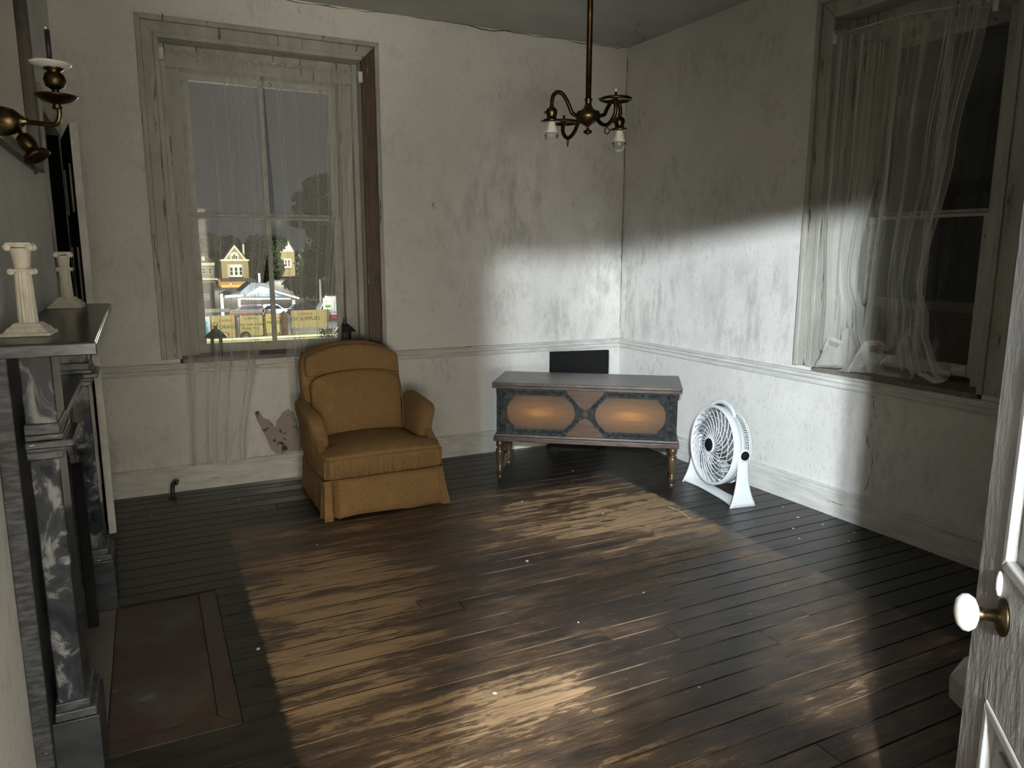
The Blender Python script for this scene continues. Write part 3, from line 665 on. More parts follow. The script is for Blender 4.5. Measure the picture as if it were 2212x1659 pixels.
MB().lathe([(.010, 0), (.012, .005), (.009, .011), (.013, .014), (.032, .020), (.047, .030), (.050, .034), (.047, .035), (.03, .029), (.009, .026), (.011, .034), (.008, .046), (.012, .050), (.022, .056), (.026, .072), (.021, .086), (.014, .092), (.022, .096), (.024, .104), (.018, .108), (0, .108)], 32, Tz(127, 238)).build('candle_cup', M['bronze'], sc)
MB().lathe([(0, 0), (.03, .002), (.046, .010), (.048, .014), (.04, .015), (.012, .010), (0, .010)], 36, Tz(122, 155)).build('drip_dish', M['knobwhite'], sc)
MB().lathe([(.0062, 0), (.0062, .082), (0, .082)], 16, Tz(121, 146)).build('candle_tube', M['candle'], sc)
MB().lathe([(.0030, 0), (.0030, .006), (0, .007)], 12, Tz(119, 76)).build('burner_tip', M['cs_white'], sc)
RS = Matrix.Rotation(R(-32), 4, 'Y') @ Matrix.Rotation(math.pi, 4, 'X')
MB().tube([SP(36, 278), SP(47, 294)], .006, 12).build('socket_stem', M['bronze'], sc)
MB().lathe([(.009, 0), (.018, .006), (.021, .020), (.020, .036), (.017, .040), (.018, .052), (.030, .056), (.034, .066), (.031, .068), (.015, .06), (0, .06)], 28, Tz(43, 290) @ RS).build('lamp_socket', M['bronze'], sc)
MB().tube([SP(57, 338), SP(58, 352), SP(64, 360), SP(66, 372)], .0028, 8).build('turn_key', M['bronze'], sc)

# ------------------------------------------------------------------ hanging gas-electric fixture
PXH = 3.2/1598.8
ch = thing('chandelier', 'dark brass ceiling fixture on long rod with two unlit bulbs', 'ceiling light', (-1.870, -2.439, 2.169), -CY)
def HP(px, py, d=0): return ((px-1270)*PXH, d, -(py-255)*PXH)
def Th(px, py, d=0): return Matrix.Translation(HP(px, py, d))
MB().tube([(0, 0, .062), (0, 0, HC-2.169-.02)], .0125, 16).build('rod', M['bronze'], ch)
MB().lathe([(.0, 0), (.055, 0), (.05, -.02), (.02, -.05), (.014, -.06), (0, -.06)], 28, Matrix.Translation((0, 0, HC-2.169-.0005))).build('ceiling_canopy', M['bronze'], ch)
MB().lathe([(0, -.062), (.005, -.062), (.020, -.056), (.020, -.054), (.006, -.046), (.006, -.036), (.018, -.030), (.038, -.020), (.053, -.002), (.055, .010), (.049, .022), (.049, .026), (.036, .028), (.022, .040), (.0145, .054), (.0135, .070), (.018, .074), (.016, .079), (.0135, .082)], 36).build('gas_body', M['brass'], ch)
MB().lathe([(0, -.070), (.008, -.066), (.020, -.060), (.006, -.052)], 24).build('finial', M['bronze'], ch)
def elec(pts, top, px, py, d, key):
    MB().tube(catmull([HP(*p) for p in pts], 6), .0086, 12).build('electric_arm', M['bronze'], ch)
    s = MB().lathe([(.008, .012), (.0095, .006), (.008, 0), (.013, -.003), (.023, -.012), (.0245, -.026), (.021, -.036), (.020, -.046), (.024, -.050), (.035, -.053), (.037, -.060), (.020, -.062), (0, -.062)], 28, Th(px, py, d)).build('lamp_socket', M['brass'], ch)
    MB().tube([(-.036, 0, -.058), (-.046, 0, -.059)], .003, 8).build('shade_screw', M['bronze'], s).matrix_local = Th(px, py, d)
    MB().tube([(-.018, -.004, -.024), (-.030, -.004, -.024)], [.003, .0065], 10).build('socket_key', M['bronze'], s).matrix_local = Th(px, py, d)
    b = MB().lathe([(.013, -.060), (.016, -.066), (.019, -.082), (.027, -.102), (.029, -.106), (0, -.106)], 28, Th(px, py, d)).build('bulb', M['bulb_base'], ch)
    MB().lathe([(.029, -.106), (.030, -.118), (.027, -.132), (.019, -.144), (.009, -.1495), (0, -.151)], 28, Th(px, py, d), cap=False).build('bulb_glass', M['bulb_glass'], b)
elec([(1246, 250, 0), (1235, 245, -.01), (1225, 225, -.02), (1214, 210, -.035), (1203, 206, -.042), (1193, 214, -.048), (1190, 232, -.05)], 0, 1190, 236, -.05, 0)
elec([(1296, 250, 0), (1306, 246, .02), (1313, 232, .04), (1322, 217, .05), (1332, 213, .05), (1341, 222, .055), (1344, 243, .055)], 0, 1342, 246, .055, 0)
def gas(pts, px, py, d, ringr, tip):
    MB().tube(catmull([HP(*p) for p in pts], 6), .0086, 12).build('gas_arm', M['bronze'], ch)
    r = MB(); c = HP(px, py, d); N = 40
    r.tube([(c[0]+ringr*math.cos(2*math.pi*i/N), c[1]+ringr*math.sin(2*math.pi*i/N), c[2]) for i in range(N)], .0062, 8, closed=True)
    for a in (.3, 2.4, 4.5): r.tube([c, (c[0]+ringr*math.cos(a), c[1]+ringr*math.sin(a), c[2])], .0028, 8)
    for a in (1.1, 3.2, 5.3): r.tube([(c[0]+ringr*math.cos(a), c[1]+ringr*math.sin(a), c[2]), (c[0]+ringr*1.16*math.cos(a), c[1]+ringr*1.16*math.sin(a), c[2]+.002)], .003, 8)
    r.build('shade_ring', M['bronze'], ch)
    MB().lathe([(.011, -.012), (.012, -.006), (.008, -.004), (.0075, .016), (.005, .017), (.005, .030), (0, .030)], 16, Th(px, py, d)).build('gas_burner', M['bronze'], ch)
    if tip: MB().lathe([(.0042, .030), (.0042, .038), (.002, .043), (0, .043)], 12, Th(px, py, d)).build('burner_tip', M['cs_white'], ch)
gas([(1290, 258, 0), (1296, 268, -.03), (1302, 274, -.06), (1308, 275, -.09), (1316, 266, -.11), (1321, 252, -.12), (1321, 232, -.12)], 1321, 228, -.12, .062, True)
gas([(1250, 262, 0), (1243, 280, .03), (1234, 290, .06), (1226, 289, .08), (1220, 276, .11), (1220, 260, .12), (1220, 250, .12)], 1222, 254, .12, .060, False)
k1 = MB(); c = HP(1306, 288, -.09); k1.tube([HP(1306, 274, -.09), HP(1306, 281, -.09)], .004, 8); k1.tube([(c[0]+.0105*math.cos(a/16*2*math.pi), c[1], c[2]+.012*math.sin(a/16*2*math.pi)) for a in range(16)], .0026, 8, closed=True); k1.build('gas_key', M['bronze'], ch)
MB().tube([HP(1230, 288, .07), HP(1230, 297, .07), HP(1229, 309, .07)], [.004, .005, .0035], 8).build('gas_key', M['bronze'], ch)

# ------------------------------------------------------------------ armchair
ac = thing('armchair', 'golden brown upholstered skirted armchair with rolled arms below the left window', 'armchair', (-2.40, -.600, 0), R(1))
F = M['fabric']
def soft(nm, x0, x1, y0, y1, z0, z1, fn=None, seg=(6, 6, 3), rnd=.03, par=ac, m=None, mi=2):
    """rounded cushion: box lattice with rounded edges, shaped by fn(p)->p"""
    b = MB(); r = bmesh.ops.create_cube(b.bm, size=2.0)
    bmesh.ops.subdivide_edges(b.bm, edges=b.bm.edges[:], cuts=max(seg), use_grid_fill=True)
    cx, cy, cz = (x0+x1)/2, (y0+y1)/2, (z0+z1)/2; hx_, hy_, hz_ = (x1-x0)/2, (y1-y0)/2, (z1-z0)/2
    for v in b.bm.verts:
        p = Vector(v.co); q = Vector((p.x*hx_, p.y*hy_, p.z*hz_))
        inner = Vector((max(-hx_+rnd, min(hx_-rnd, q.x)), max(-hy_+rnd, min(hy_-rnd, q.y)), max(-hz_+rnd, min(hz_-rnd, q.z))))
        d = q-inner
        if d.length > 1e-6: q = inner + d.normalized()*min(d.length, rnd)
        q = q+Vector((cx, cy, cz)); v.co = fn(q) if fn else q
    o = b.build(nm, m or F, par); subsurf(o, 1); return o
# rear/side shell
def backshape(q):
    # crown at the top, leaning back, narrower at the bottom, rounded shoulders
    t = max(0, (q.z-.30)/.70); w = 1 - .06*max(0, 1-t*1.6)
    q = Vector((q.x*w, q.y, q.z))
    if q.z > .60:
        k_ = (q.z-.60)/.40
        q.z -= k_*(.085*(abs(q.x+.025)/.33)**2.4)
    q.y += .16*max(0, t)**1.1
    return q
soft('backrest', -.365, .315, .10, .235, .24, 1.0, backshape, (8, 8, 8), .045)
# inner padded back panel below the arched seam
def innershape(q):
    q = Vector(q)
    bulge = .035*max(0, 1-((q.x+.02)/.305)**2)*max(0, 1-((q.z-.60)/.24)**2)
    if q.z > .6: q.z -= (q.z-.6)/.21*.06*(abs(q.x+.02)/.305)**3
    t = max(0, (q.z-.30)/.70); q.y += .16*t**1.1 - bulge; return q
soft('back_cushion', -.325, .285, .055, .125, .36, .815, innershape, (8, 8, 8), .03)
# upper pillow roll above the seam
def rollshape(q):
    q = Vector(q)
    if q.z > .80: q.z -= (q.z-.80)/.20*.075*(abs(q.x+.02)/.32)**2.4
    q.z -= .05*(abs(q.x+.02)/.32)**3*max(0, (.93-q.z)/.13)*.6
    t = max(0, (q.z-.30)/.70); q.y += .16*t**1.1 - .012*max(0, 1-((q.x+.02)/.32)**2); return q
soft('head_roll', -.340, .300, .070, .150, .800, .985, rollshape, (8, 8, 8), .035)
# arms: drooped scroll arms set back from the seat front
for s in (-1, 1):
    def arm(q, s=s):
        q = Vector(q); t = (q.y+.20)/.50            # 0 front .. 1 rear
        hump = max(0, (q.z-.44)/.18)
        q.x += s*(.045*hump**1.5)                      # flare outwards at the top
        q.z += (.045*t if q.z > .45 else 0)*hump
        if q.y < -.14: q.z -= .045*hump*((-.14-q.y)/.07)**2*.6
        return q
    soft('armrest', *( (-.40, -.285) if s < 0 else (.285, .40)), -.205, .26, .30, .610, arm, (7, 7, 7), .052)
    # outer side panel under the arm
    soft('side_panel', *((-.385, -.33) if s < 0 else (.33, .385)), -.33, .22, .22, .50, lambda q: Vector((q.x, q.y - .0, q.z if q.z < .4 else q.z-(.1*max(0, min(1, (-.14-q.y)/.2)))*((q.z-.4)/.1)*1.4)), (5, 5, 5), .02)
# T-shaped seat cushion: top pad and ruched front band
def seatshape(q):
    q = Vector(q)
    crown = .035*max(0, 1-(q.x/.38)**2)*max(0, 1-((q.y+.13)/.33)**2)
    if q.y > -.23 : q.x *= .285/.375 if abs(q.x) > .285 else 1
    if q.z > .32: q.z += crown
    q.z -= .012*max(0, (-.30-q.y)/.1)
    return q
soft('seat_cushion', -.375, .375, -.40, .13, .285, .405, seatshape, (9, 9, 9), .022)
def ruche(u, v):
    w = .372; x = -w+2*w*u; c = max(0, (abs(x)-.34)/.032)
    y = -.394-.013*math.sin(x*165+math.sin(x*47)*2)*math.sin(math.pi*min(1, v*1.1+.05)) + .035*c*c - .010*math.sin(math.pi*v)
    return (x, y, .245+.125*v)
b = MB(); b.grid(ruche, 150, 6); o = b.build('ruched_front_band', F, ac); o.modifiers.new('solid', 'SOLIDIFY').thickness = .012
for s in (-1, 1):
    def rs(u, v, s=s):
        y = -.385+.20*u; x = s*(.378+.004*math.sin(y*150)*math.sin(math.pi*v)); return (x, y, .25+.115*v)
    b = MB(); b.grid(rs, 40, 5); o = b.build('ruched_side_band', F, ac); o.modifiers.new('solid', 'SOLIDIFY').thickness = .010
MB().tube(catmull([(-.352, -.385, .368), (-.340, -.396, .367), (0, -.404, .372), (.335, -.396, .367), (.345, -.388, .368)], 8), .0045, 8).build('piping', M['cord'], ac)
MB().tube(catmull([(-.382, .1, .248), (-.384, -.36, .244), (-.356, -.404, .244), (0, -.406, .244), (.346, -.404, .244), (.352, -.395, .244)], 8), .0042, 8).build('piping', M['cord'], ac)
MB().tube(catmull([(-.308, .045, .44), (-.324, .098, .62), (-.31, .142, .745), (-.26, .148, .785), (-.12, .143, .812), (0, .142, .817), (.1, .143, .812), (.22, .148, .792), (.27, .142, .755), (.284, .098, .62), (.268, .045, .44)], 8), .004, 8).build('piping', M['cord'], ac)
# skirt
def skirt(nm, p0, p1, outn, flare, wob=.004, seg=40, z1=.243, z0=.012):
    p0, p1, n_ = Vector(p0), Vector(p1), Vector(outn)
    def f_(u, v):
        p = p0.lerp(p1, u) + n_*(flare*(1-v) + wob*math.sin(u*19+1)*(1-v)); return (p.x, p.y, z0+(z1-z0)*v + .006*math.sin(u*6)*(1-v))
    b = MB(); b.grid(f_, seg, 6); o = b.build(nm, F, ac); o.modifiers.new('solid', 'SOLIDIFY').thickness = .006; return o
skirt('skirt_front', (-.300, -.398, 0), (.362, -.398, 0), (0, -1, 0), .022)
skirt('skirt_side', (-.380, -.335, 0), (-.372, .27, 0), (-1, 0, 0), .012)
skirt('skirt_side', (.380, -.335, 0), (.372, .27, 0), (1, 0, 0), .012)
skirt('skirt_back', (-.37, .27, 0), (.37, .27, 0), (0, 1, 0), .01)
# inverted corner pleats
for s in (-1, 1):
    def pl_(u, v, s=s):
        t = 1-v; P = [(.300, -.398), (.315, -.375), (.346, -.402), (.378, -.392), (.384, -.36), (.380, -.335)]
        O = [(.300, -.420), (.322, -.372), (.345, -.440), (.398, -.436), (.384, -.385), (.402, -.335)]
        k_ = u*(len(P)-1); i = min(int(k_), len(P)-2); f__ = k_-i
        a = [P[i][j]*(1-f__)+P[i+1][j]*f__ for j in (0, 1)]; c_ = [O[i][j]*(1-f__)+O[i+1][j]*f__ for j in (0, 1)]
        if s > 0 and u > .3: c_ = [c_[0]+.012*t, c_[1]-.004]
        return (s*(a[0]*v+c_[0]*t), a[1]*v+c_[1]*t, .006+.237*v)
    b = MB(); b.grid(pl_, 20, 6, smooth=False); o = b.build('corner_pleat', F, ac); o.modifiers.new('solid', 'SOLIDIFY').thickness = .005
MB().box(-.36, .36, -.37, .25, .05, .30, bev=.01).build('seat_frame', M['shade_in'], ac)
for sx in (-.3, .3):
    for sy in (-.3, .2): MB().lathe([(.02, 0), (.022, .02), (.018, .06)], 14, Matrix.Translation((sx, sy, 0))).build('foot', M['iron'], ac)

# ------------------------------------------------------------------ cedar chest on turned legs
A_, B_ = Vector((-1.474, -.702, 0)), Vector((-.503, -1.404, 0))
dc = (B_-A_); LEN = dc.length; ang = math.atan2(dc.y, dc.x); mid = (A_+B_)/2
ct = thing('cedar_chest', 'dark walnut blanket chest with carved charcoal front on turned legs, standing across the corner', 'chest', tuple(mid), ang)
hw = LEN/2+.018; D0, D1 = -.03, .43       # local: x along front, y back
def cb(nm, x0, x1, y0, y1, z0, z1, m, bv=.004, par=ct): return bevel(MB().box(x0, x1, y0, y1, z0, z1).build(nm, m, par), bv)
cb('body', -hw, hw, D0, D1, .335, .668, M['walnut'])
lid = cb('lid', -hw-.028, hw+.028, D0-.03, D1+.02, .690, .712, M['walnut_top'], .007)
MB().prism([(D0-.030, .672), (D0-.030, .690), (D0-.012, .690), (D0-.006, .668)], -hw-.026, hw+.026, 'x').build('lid_moulding', M['red'], lid)
cb('lid_moulding', -hw-.02, hw+.02, D0-.004, D1+.012, .668, .690, M['walnut'], .004, lid)
cb('base_moulding', -hw-.020, hw+.020, D0-.022, D1+.01, .292, .325, M['red'], .005)
cb('base_moulding', -hw-.012, hw+.012, D0-.012, D1+.005, .325, .342, M['walnut'], .004)
# front: charcoal border ground with two shaped sunburst panels and two central shapes
Y0 = D0-.001
MB().box(-hw+.001, hw-.001, Y0-.006, Y0, .343, .667).build('carved_ground', M['carve'], ct)
def sun_mat(cx, cz):
    m = mat('sunburst_veneer', (.10, .062, .040), .5, spec=.2); nt = m.node_tree; b = nt.nodes['Principled BSDF']; L = nt.links.new
    tc = nt.nodes.new('ShaderNodeTexCoord'); mp = nt.nodes.new('ShaderNodeMapping'); mp.vector_type = 'POINT'
    mp.inputs['Location'].default_value = (-cx*3.4, 0, -cz*9.5); mp.inputs['Scale'].default_value = (3.4, .0, 9.5)
    L(tc.outputs['Object'], mp.inputs[0]); ln = nt.nodes.new('ShaderNodeVectorMath'); ln.operation = 'LENGTH'; L(mp.outputs[0], ln.inputs[0])
    mp2 = nt.nodes.new('ShaderNodeMapping'); mp2.inputs['Scale'].default_value = (5, 5, 55); L(tc.outputs['Object'], mp2.inputs[0])
    n = nt.nodes.new('ShaderNodeTexNoise'); n.inputs['Scale'].default_value = 1.4; n.inputs['Detail'].default_value = 8; L(mp2.outputs[0], n.inputs['Vector'])
    ad = nt.nodes.new('ShaderNodeMath'); ad.operation = 'MULTIPLY_ADD'; L(n.outputs['Fac'], ad.inputs[0]); ad.inputs[1].default_value = .55; L(ln.outputs['Value'], ad.inputs[2])
    r = nt.nodes.new('ShaderNodeValToRGB'); L(ad.outputs[0], r.inputs[0]); E = r.color_ramp.elements
    E[0].position = .22; E[0].color = (.27, .125, .038, 1); E[1].position = 1.45; E[1].color = (.048, .031, .020, 1)
    r.color_ramp.elements.new(.85).color = (.135, .066, .028, 1)
    r.inputs[0].default_value = 0; mm = nt.nodes.new('ShaderNodeMapRange'); mm.inputs[2].default_value = 1.5; mm.inputs[4].default_value = 1
    L(ad.outputs[0], mm.inputs[0]); L(mm.outputs[0], r.inputs[0]); E[1].position = .85
    for e in E:
        if abs(e.position-.85) < .01: e.position = .48
    L(r.outputs[0], b.inputs['Base Color']); return m
def ogee(cx, w, cz, h, s):
    # octagon-like cartouche with stepped ogee corners; s=+1: fancy side at +x
    hw_, hh = w/2, h/2
    return [(cx-hw_+.055, cz+hh), (cx+hw_-.075, cz+hh), (cx+hw_-.055, cz+hh-.02), (cx+hw_-.048, cz+hh-.035), (cx+hw_-.030, cz+hh-.045), (cx+hw_-.008, cz+.040), (cx+hw_, cz), (cx+hw_-.008, cz-.040), (cx+hw_-.030, cz-hh+.045), (cx+hw_-.048, cz-hh+.035), (cx+hw_-.055, cz-hh+.02), (cx+hw_-.075, cz-hh),
            (cx-hw_+.055, cz-hh), (cx-hw_+.045, cz-hh+.025), (cx-hw_+.018, cz-hh+.05), (cx-hw_+.004, cz-.035), (cx-hw_, cz), (cx-hw_+.004, cz+.035), (cx-hw_+.018, cz+hh-.05), (cx-hw_+.045, cz+hh-.025)]
PC = .305; zc = .506
for s in (-1, 1):
    pts = ogee(PC, .475, zc, .238, 1); pts = [((-x if s < 0 else x), z) for x, z in pts]
    pts = [(2*s*PC-x, z) for x, z in pts]
    bevel(MB().prism(pts, Y0-.0085, Y0-.0055, 'y').build('sunburst_panel', sun_mat(s*PC+(-.02 if s < 0 else .0), zc), ct), .0015)
M['veneer'] = mat('plain_veneer', (.072, .042, .025), .5, spec=.2, col2=(.046, .028, .018), scale=6, stretch=(1, 1, 7))
for s in (-1, 1):
    z_e = .667 if s > 0 else .343; o_ = .118
    pp = [(-o_-.012, z_e), (-o_, z_e-s*.03), (-o_+.03, z_e-s*.055), (-.06, z_e-s*.085), (-.035, z_e-s*.118), (0, z_e-s*.138), (.035, z_e-s*.118), (.06, z_e-s*.085), (o_-.03, z_e-s*.055), (o_, z_e-s*.03), (o_+.012, z_e)]
    bevel(MB().prism(pp, Y0-.0085, Y0-.0055, 'y').build('centre_panel', M['veneer'], ct), .0015)
# carved raised scrolls along the border
cv = MB(); rnd_ = random.Random(3)
def scroll_line(p0, p1, n_):
    for i in range(n_):
        t = (i+.5)/n_; x = p0[0]*(1-t)+p1[0]*t; z = p0[1]*(1-t)+p1[1]*t
        cv.lathe([(.0095, 0), (.0075, .0035), (.003, .0052), (0, .0055)], 9, Matrix.Translation((x+rnd_.uniform(-.002, .002), Y0-.006, z+rnd_.uniform(-.003, .003))) @ Matrix.Rotation(math.pi/2, 4, 'X') @ Matrix.Diagonal((1, rnd_.uniform(.55, .95), 1, 1)))
for s in (-1, 1):
    scroll_line((s*.15, .647), (s*(hw-.02), .647), 22); scroll_line((s*.15, .365), (s*(hw-.02), .365), 22)
    scroll_line((s*(hw-.028), .62), (s*(hw-.028), .385), 10)
    scroll_line((s*.135, .640), (s*.044, .545), 7); scroll_line((s*.044, .47), (s*.135, .372), 7)
    scroll_line((s*(hw-.06), .635), (s*(hw-.045), .60), 3); scroll_line((s*(hw-.06), .378), (s*(hw-.045), .41), 3)
cv.build('carved_scrolls', M['carve'], ct)['kind'] = 'stuff'
kb = MB()
for i in range(8):
    a = i*math.pi/4; kb.lathe([(0, .004), (.009, .006), (.010, .014), (.005, .019), (0, .020)], 10, Matrix.Translation((.017*math.cos(a), Y0-.006, zc+.017*math.sin(a))) @ Matrix.Rotation(math.pi/2, 4, 'X'))
kb.lathe([(0, 0), (.022, .0), (.018, .012), (.012, .022), (.006, .028), (0, .029)], 18, Matrix.Translation((0, Y0-.006, zc)) @ Matrix.Rotation(math.pi/2, 4, 'X'))
kb.build('rosette_knob', mat('knob_bronze', (.05, .035, .025), .35), ct)
lp = [(0, 0), (.012, 0), (.015, .012), (.022, .022), (.014, .032), (.013, .038), (.025, .046), (.026, .075), (.024, .085), (.018, .090), (.021, .12), (.028, .175), (.032, .208), (.026, .228), (.014, .236), (.026, .246), (.028, .262), (.028, .295)]
for sx in (-1, 1):
    for yy in (.0, .36):
        MB().lathe(lp, 22, Matrix.Translation((sx*(LEN/2), yy, 0))).build('leg', M['leg'], ct)
    st = [(.02, .085), (.06, .072), (.10, .050), (.14, .060), (.18, .045), (.22, .060), (.26, .050), (.30, .072), (.34, .085), (.34, .100), (.30, .110), (.24, .125), (.18, .132), (.12, .125), (.06, .110), (.02, .100)]
    bevel(MB().prism(st, sx*LEN/2-.008, sx*LEN/2+.008, 'x').build('side_stretcher', M['stretch'], ct), .002)

# black board in the corner behind the chest
bb = thing('black_board', 'matt black panel leaning in the corner behind the chest', 'panel', (-.585, -.30, 0), R(-11))
bevel(MB().box(-.245, .245, -.02, .02, .012, .825).build('panel_face', M['black'], bb), .004)
for x in (-.2, .2): MB().box(x-.02, x+.02, -.03, .03, 0, .014).build('foot', M['black'], bb)

# ------------------------------------------------------------------ floor fan
fn = thing('floor_fan', 'pale plastic round floor fan with black hub standing by right wall', 'fan', (-.285, -1.615, 0), 0)
an = math.atan2(.16, -.99)              # direction the fan faces
fn.rotation_euler = (0, 0, an)
FP = M['fanplastic']; ZC = .335; RF = .262
RF_ = Matrix.Translation((0, 0, ZC)) @ Matrix.Rotation(R(-4), 4, 'Y') @ Matrix.Rotation(math.pi/2, 4, 'Y')   # lathe z -> local +x (facing)
MB().lathe([(RF-.012, .062), (RF, .066), (RF+.004, .060), (RF+.002, .030), (RF-.004, .004), (RF-.012, 0), (RF-.018, .004), (RF-.018, .05), (RF-.012, .062)], 72, RF_, cap=False).build('front_ring', FP, fn)
MB().lathe([(RF-.006, .004), (RF-.008, -.03), (RF-.013, -.03), (RF-.013, .004), (RF-.006, .004)], 72, RF_, cap=False).build('housing_band', FP, fn)
bk = MB()
for i in range(96):
    a = 2*math.pi*i/96; R0 = RF-.010; R1 = RF-.030; R2 = .10
    P = [(R0*math.cos(a), R0*math.sin(a), -.028), (R0*.995*math.cos(a), R0*.995*math.sin(a), -.055), (R1*math.cos(a), R1*math.sin(a), -.078), (R2*math.cos(a+.2), R2*math.sin(a+.2), -.098)]
    bk.tube([RF_ @ Vector(p) for p in P], .0020, 4)
for rr, zz in ((RF-.010, -.056), (.18, -.088), (RF-.028, -.080)): bk.tube([RF_ @ Vector((rr*math.cos(2*math.pi*i/60), rr*math.sin(2*math.pi*i/60), zz)) for i in range(60)], .003, 6, closed=True)
bk.build('rear_grille', FP, fn)
MB().lathe([(0, -.108), (.08, -.104), (.10, -.09), (.10, -.04), (0, -.04)], 36, RF_).build('motor_housing', M['fanshade'], fn)
gr = MB()
for i in range(26):
    a0_ = 2*math.pi*i/26; P = []
    for j in range(9):
        t = j/8; rr = .052+(RF-.068)*t**.95; a = a0_+1.05*t; P.append(RF_ @ Vector((rr*math.cos(a), rr*math.sin(a), .074-.022*t)))
    gr.tube(P, .0034, 5)
for rr in (.125, .19): gr.tube([RF_ @ Vector((rr*math.cos(2*math.pi*i/60), rr*math.sin(2*math.pi*i/60), .060)) for i in range(60)], .0024, 5, closed=True)
gr.build('front_grille', FP, fn)
MB().lathe([(0, .060), (.052, .062), (.056, .072), (.050, .080), (0, .080)], 36, RF_).build('hub_plate', FP, fn)
MB().lathe([(.0, .080), (.043, .080), (.041, .086), (.02, .089), (0, .0895)], 36, RF_).build('hub_badge', M['black'], fn)
for i in range(5):
    def bl(u, v, i=i):
        a = 2*math.pi*i/5 + (v-.5)*(1.1-.15*u) + .25*u; rr = .05+.175*u; return RF_ @ Vector((rr*math.cos(a), rr*math.sin(a), .020+(v-.5)*.055))
    b = MB(); b.grid(bl, 8, 8); o = b.build('blade', M['fanshade'], fn); o.modifiers.new('solid', 'SOLIDIFY').thickness = .003
MB().lathe([(0, -.02), (.05, -.02), (.05, .035), (.03, .045), (0, .046)], 28, RF_).build('blade_hub', M['fanshade'], fn)
# legs: flared uprights at both ends of the pivot axis (local y), joined by a low base
for s in (-1, 1):
    def up(u, v, s=s):
        z = ZC*v*1.06; w = .032+.060*(1-v)**3.2 + .004; y_ = s*(RF+.012+.018*(1-v)**3+.004); x = (-1+2*u)*w
        return (x, y_ - s*.010*abs(2*u-1)**2*v, z)
    b = MB(); b.grid(up, 10, 14); o = b.build('upright', FP, fn); md = o.modifiers.new('solid', 'SOLIDIFY'); md.thickness = .014; md.offset = 0
    MB().lathe([(0, 0), (.040, 0), (.042, .006), (.036, .010), (.032, .010)], 32, Matrix.Translation((0, s*(RF+.018), ZC)) @ Matrix.Rotation(-s*math.pi/2, 4, 'X')).build('pivot_housing', FP, fn)
    MB().lathe([(0, .006), (.030, .009), (.029, .014), (0, .0155)], 32, Matrix.Translation((0, s*(RF+.018), ZC)) @ Matrix.Rotation(-s*math.pi/2, 4, 'X')).build('pivot_cap', M['black'], fn)
def bs(u, v):
    y_ = -(RF+.03)+2*(RF+.03)*u; e = abs(2*u-1); hgt = .022+.05*e**5; wv = .045+.035*e**3
    a = math.pi*v; return (wv*math.cos(a), y_, max(.001, hgt*math.sin(a)))
b = MB(); b.grid(bs, 30, 10); o = b.build('base_bar', FP, fn); o.modifiers.new('solid', 'SOLIDIFY').thickness = .004
hd = MB()
hd.tube([RF_ @ Vector((-rr_*math.cos(a), rr_*math.sin(a), .010)) for a, rr_ in [(R(t), RF+.004+.026*math.sin(math.pi*(t+34)/68)**.6 if abs(t) < 34 else RF) for t in range(-34, 35, 4)]], .010, 10, flat=1.6)
hd.build('carry_handle', FP, fn)

# ------------------------------------------------------------------ sheer curtains
def curtain(name, label, cat, mtx, edge_l, edge_r, ztop, zbot, folds, rod, seed, nz_=60, nx=420, bunch=None):
    """edge_l / edge_r: (t, u) keyed positions of the panel edges down the drop; folds: list of (centre, width, strength) that gather fabric"""
    root = thing(name, label, cat); root.matrix_world = mtx
    rn = random.Random(seed)
    def key(ks, t):
        for (a, ua), (c, uc) in zip(ks, ks[1:]):
            if t <= c: s = (t-a)/(c-a); s = s*s*(3-2*s); return ua+(uc-ua)*s
        return ks[-1][1]
    ph = [rn.uniform(0, 6.28) for _ in range(12)]
    for n_, (el, er, zb_) in enumerate(zip(edge_l, edge_r, zbot)):
        def f_(i, j):
            t = j
            u = i
            # unequal gathering: warp u so that fabric crowds in bands
            w = u
            for (c, wd, st) in folds[n_]:
                w -= st*wd*math.tanh((u-c)/wd)*math.exp(-((u-c)/(3*wd))**2)*(.5+.5*t)
            x = key(el, t)*(1-w)+key(er, t)*w
            k_ = 24*abs(key(er, 0)-key(el, 0))/.6
            A = (.006+.009*t)
            v = A*math.sin(k_*u*1.0+ph[0]+1.3*math.sin(5*u+ph[1])) + A*.35*math.sin(k_*2.3*u+ph[2]+t*.8) + .010*t*math.sin(7*u+ph[3]+1.5*t)
            gz = max(0, math.sin(6.5*u+ph[7]))**2 + .5*max(0, math.sin(15*u+ph[8]))**3
            v += .007*gz*math.sin(k_*5.2*u+ph[9]+.6*t)*(1-.5*t)
            x += .006*t*math.sin(k_*1.7*u+ph[4])
            z = ztop(x if t == 0 else key(el, 0)*(1-u)+key(er, 0)*u)*(1-t) + zb_(x)*t
            y_ = -.040+v
            if bunch: x, y_, z = bunch(x, y_, z, t, u, ph)
            return (x, y_, z)
        b = MB(); b.grid(f_, nx, nz_); o = b.build('net_panel', M['sheer'], root, norm=False)
        ul, ur = key(el, 0), key(er, 0)
        b = MB(); b.grid(lambda i, j: (ul+(ur-ul)*i, -.046+.008*math.sin(i*70+ph[5]), ztop(ul+(ur-ul)*i)+.006*math.sin(i*38+ph[6]) + .022-.026*j), 160, 2)
        b.build('gathered_heading', M['hem'], root, norm=False)
    MB().tube([(rod[0], -.036, rod[2]), ((rod[0]+rod[1])/2, -.036, rod[2]-.004), (rod[1], -.036, rod[3])], .004, 8).build('curtain_rod', M['knobwhite'], root)
    for u_, z_ in ((rod[0], rod[2]), (rod[1], rod[3])): MB().box(u_-.014, u_+.014, -.045, -.022, z_-.05, z_+.02, bev=.003).build('rod_bracket', M['trim'], root)
    return root
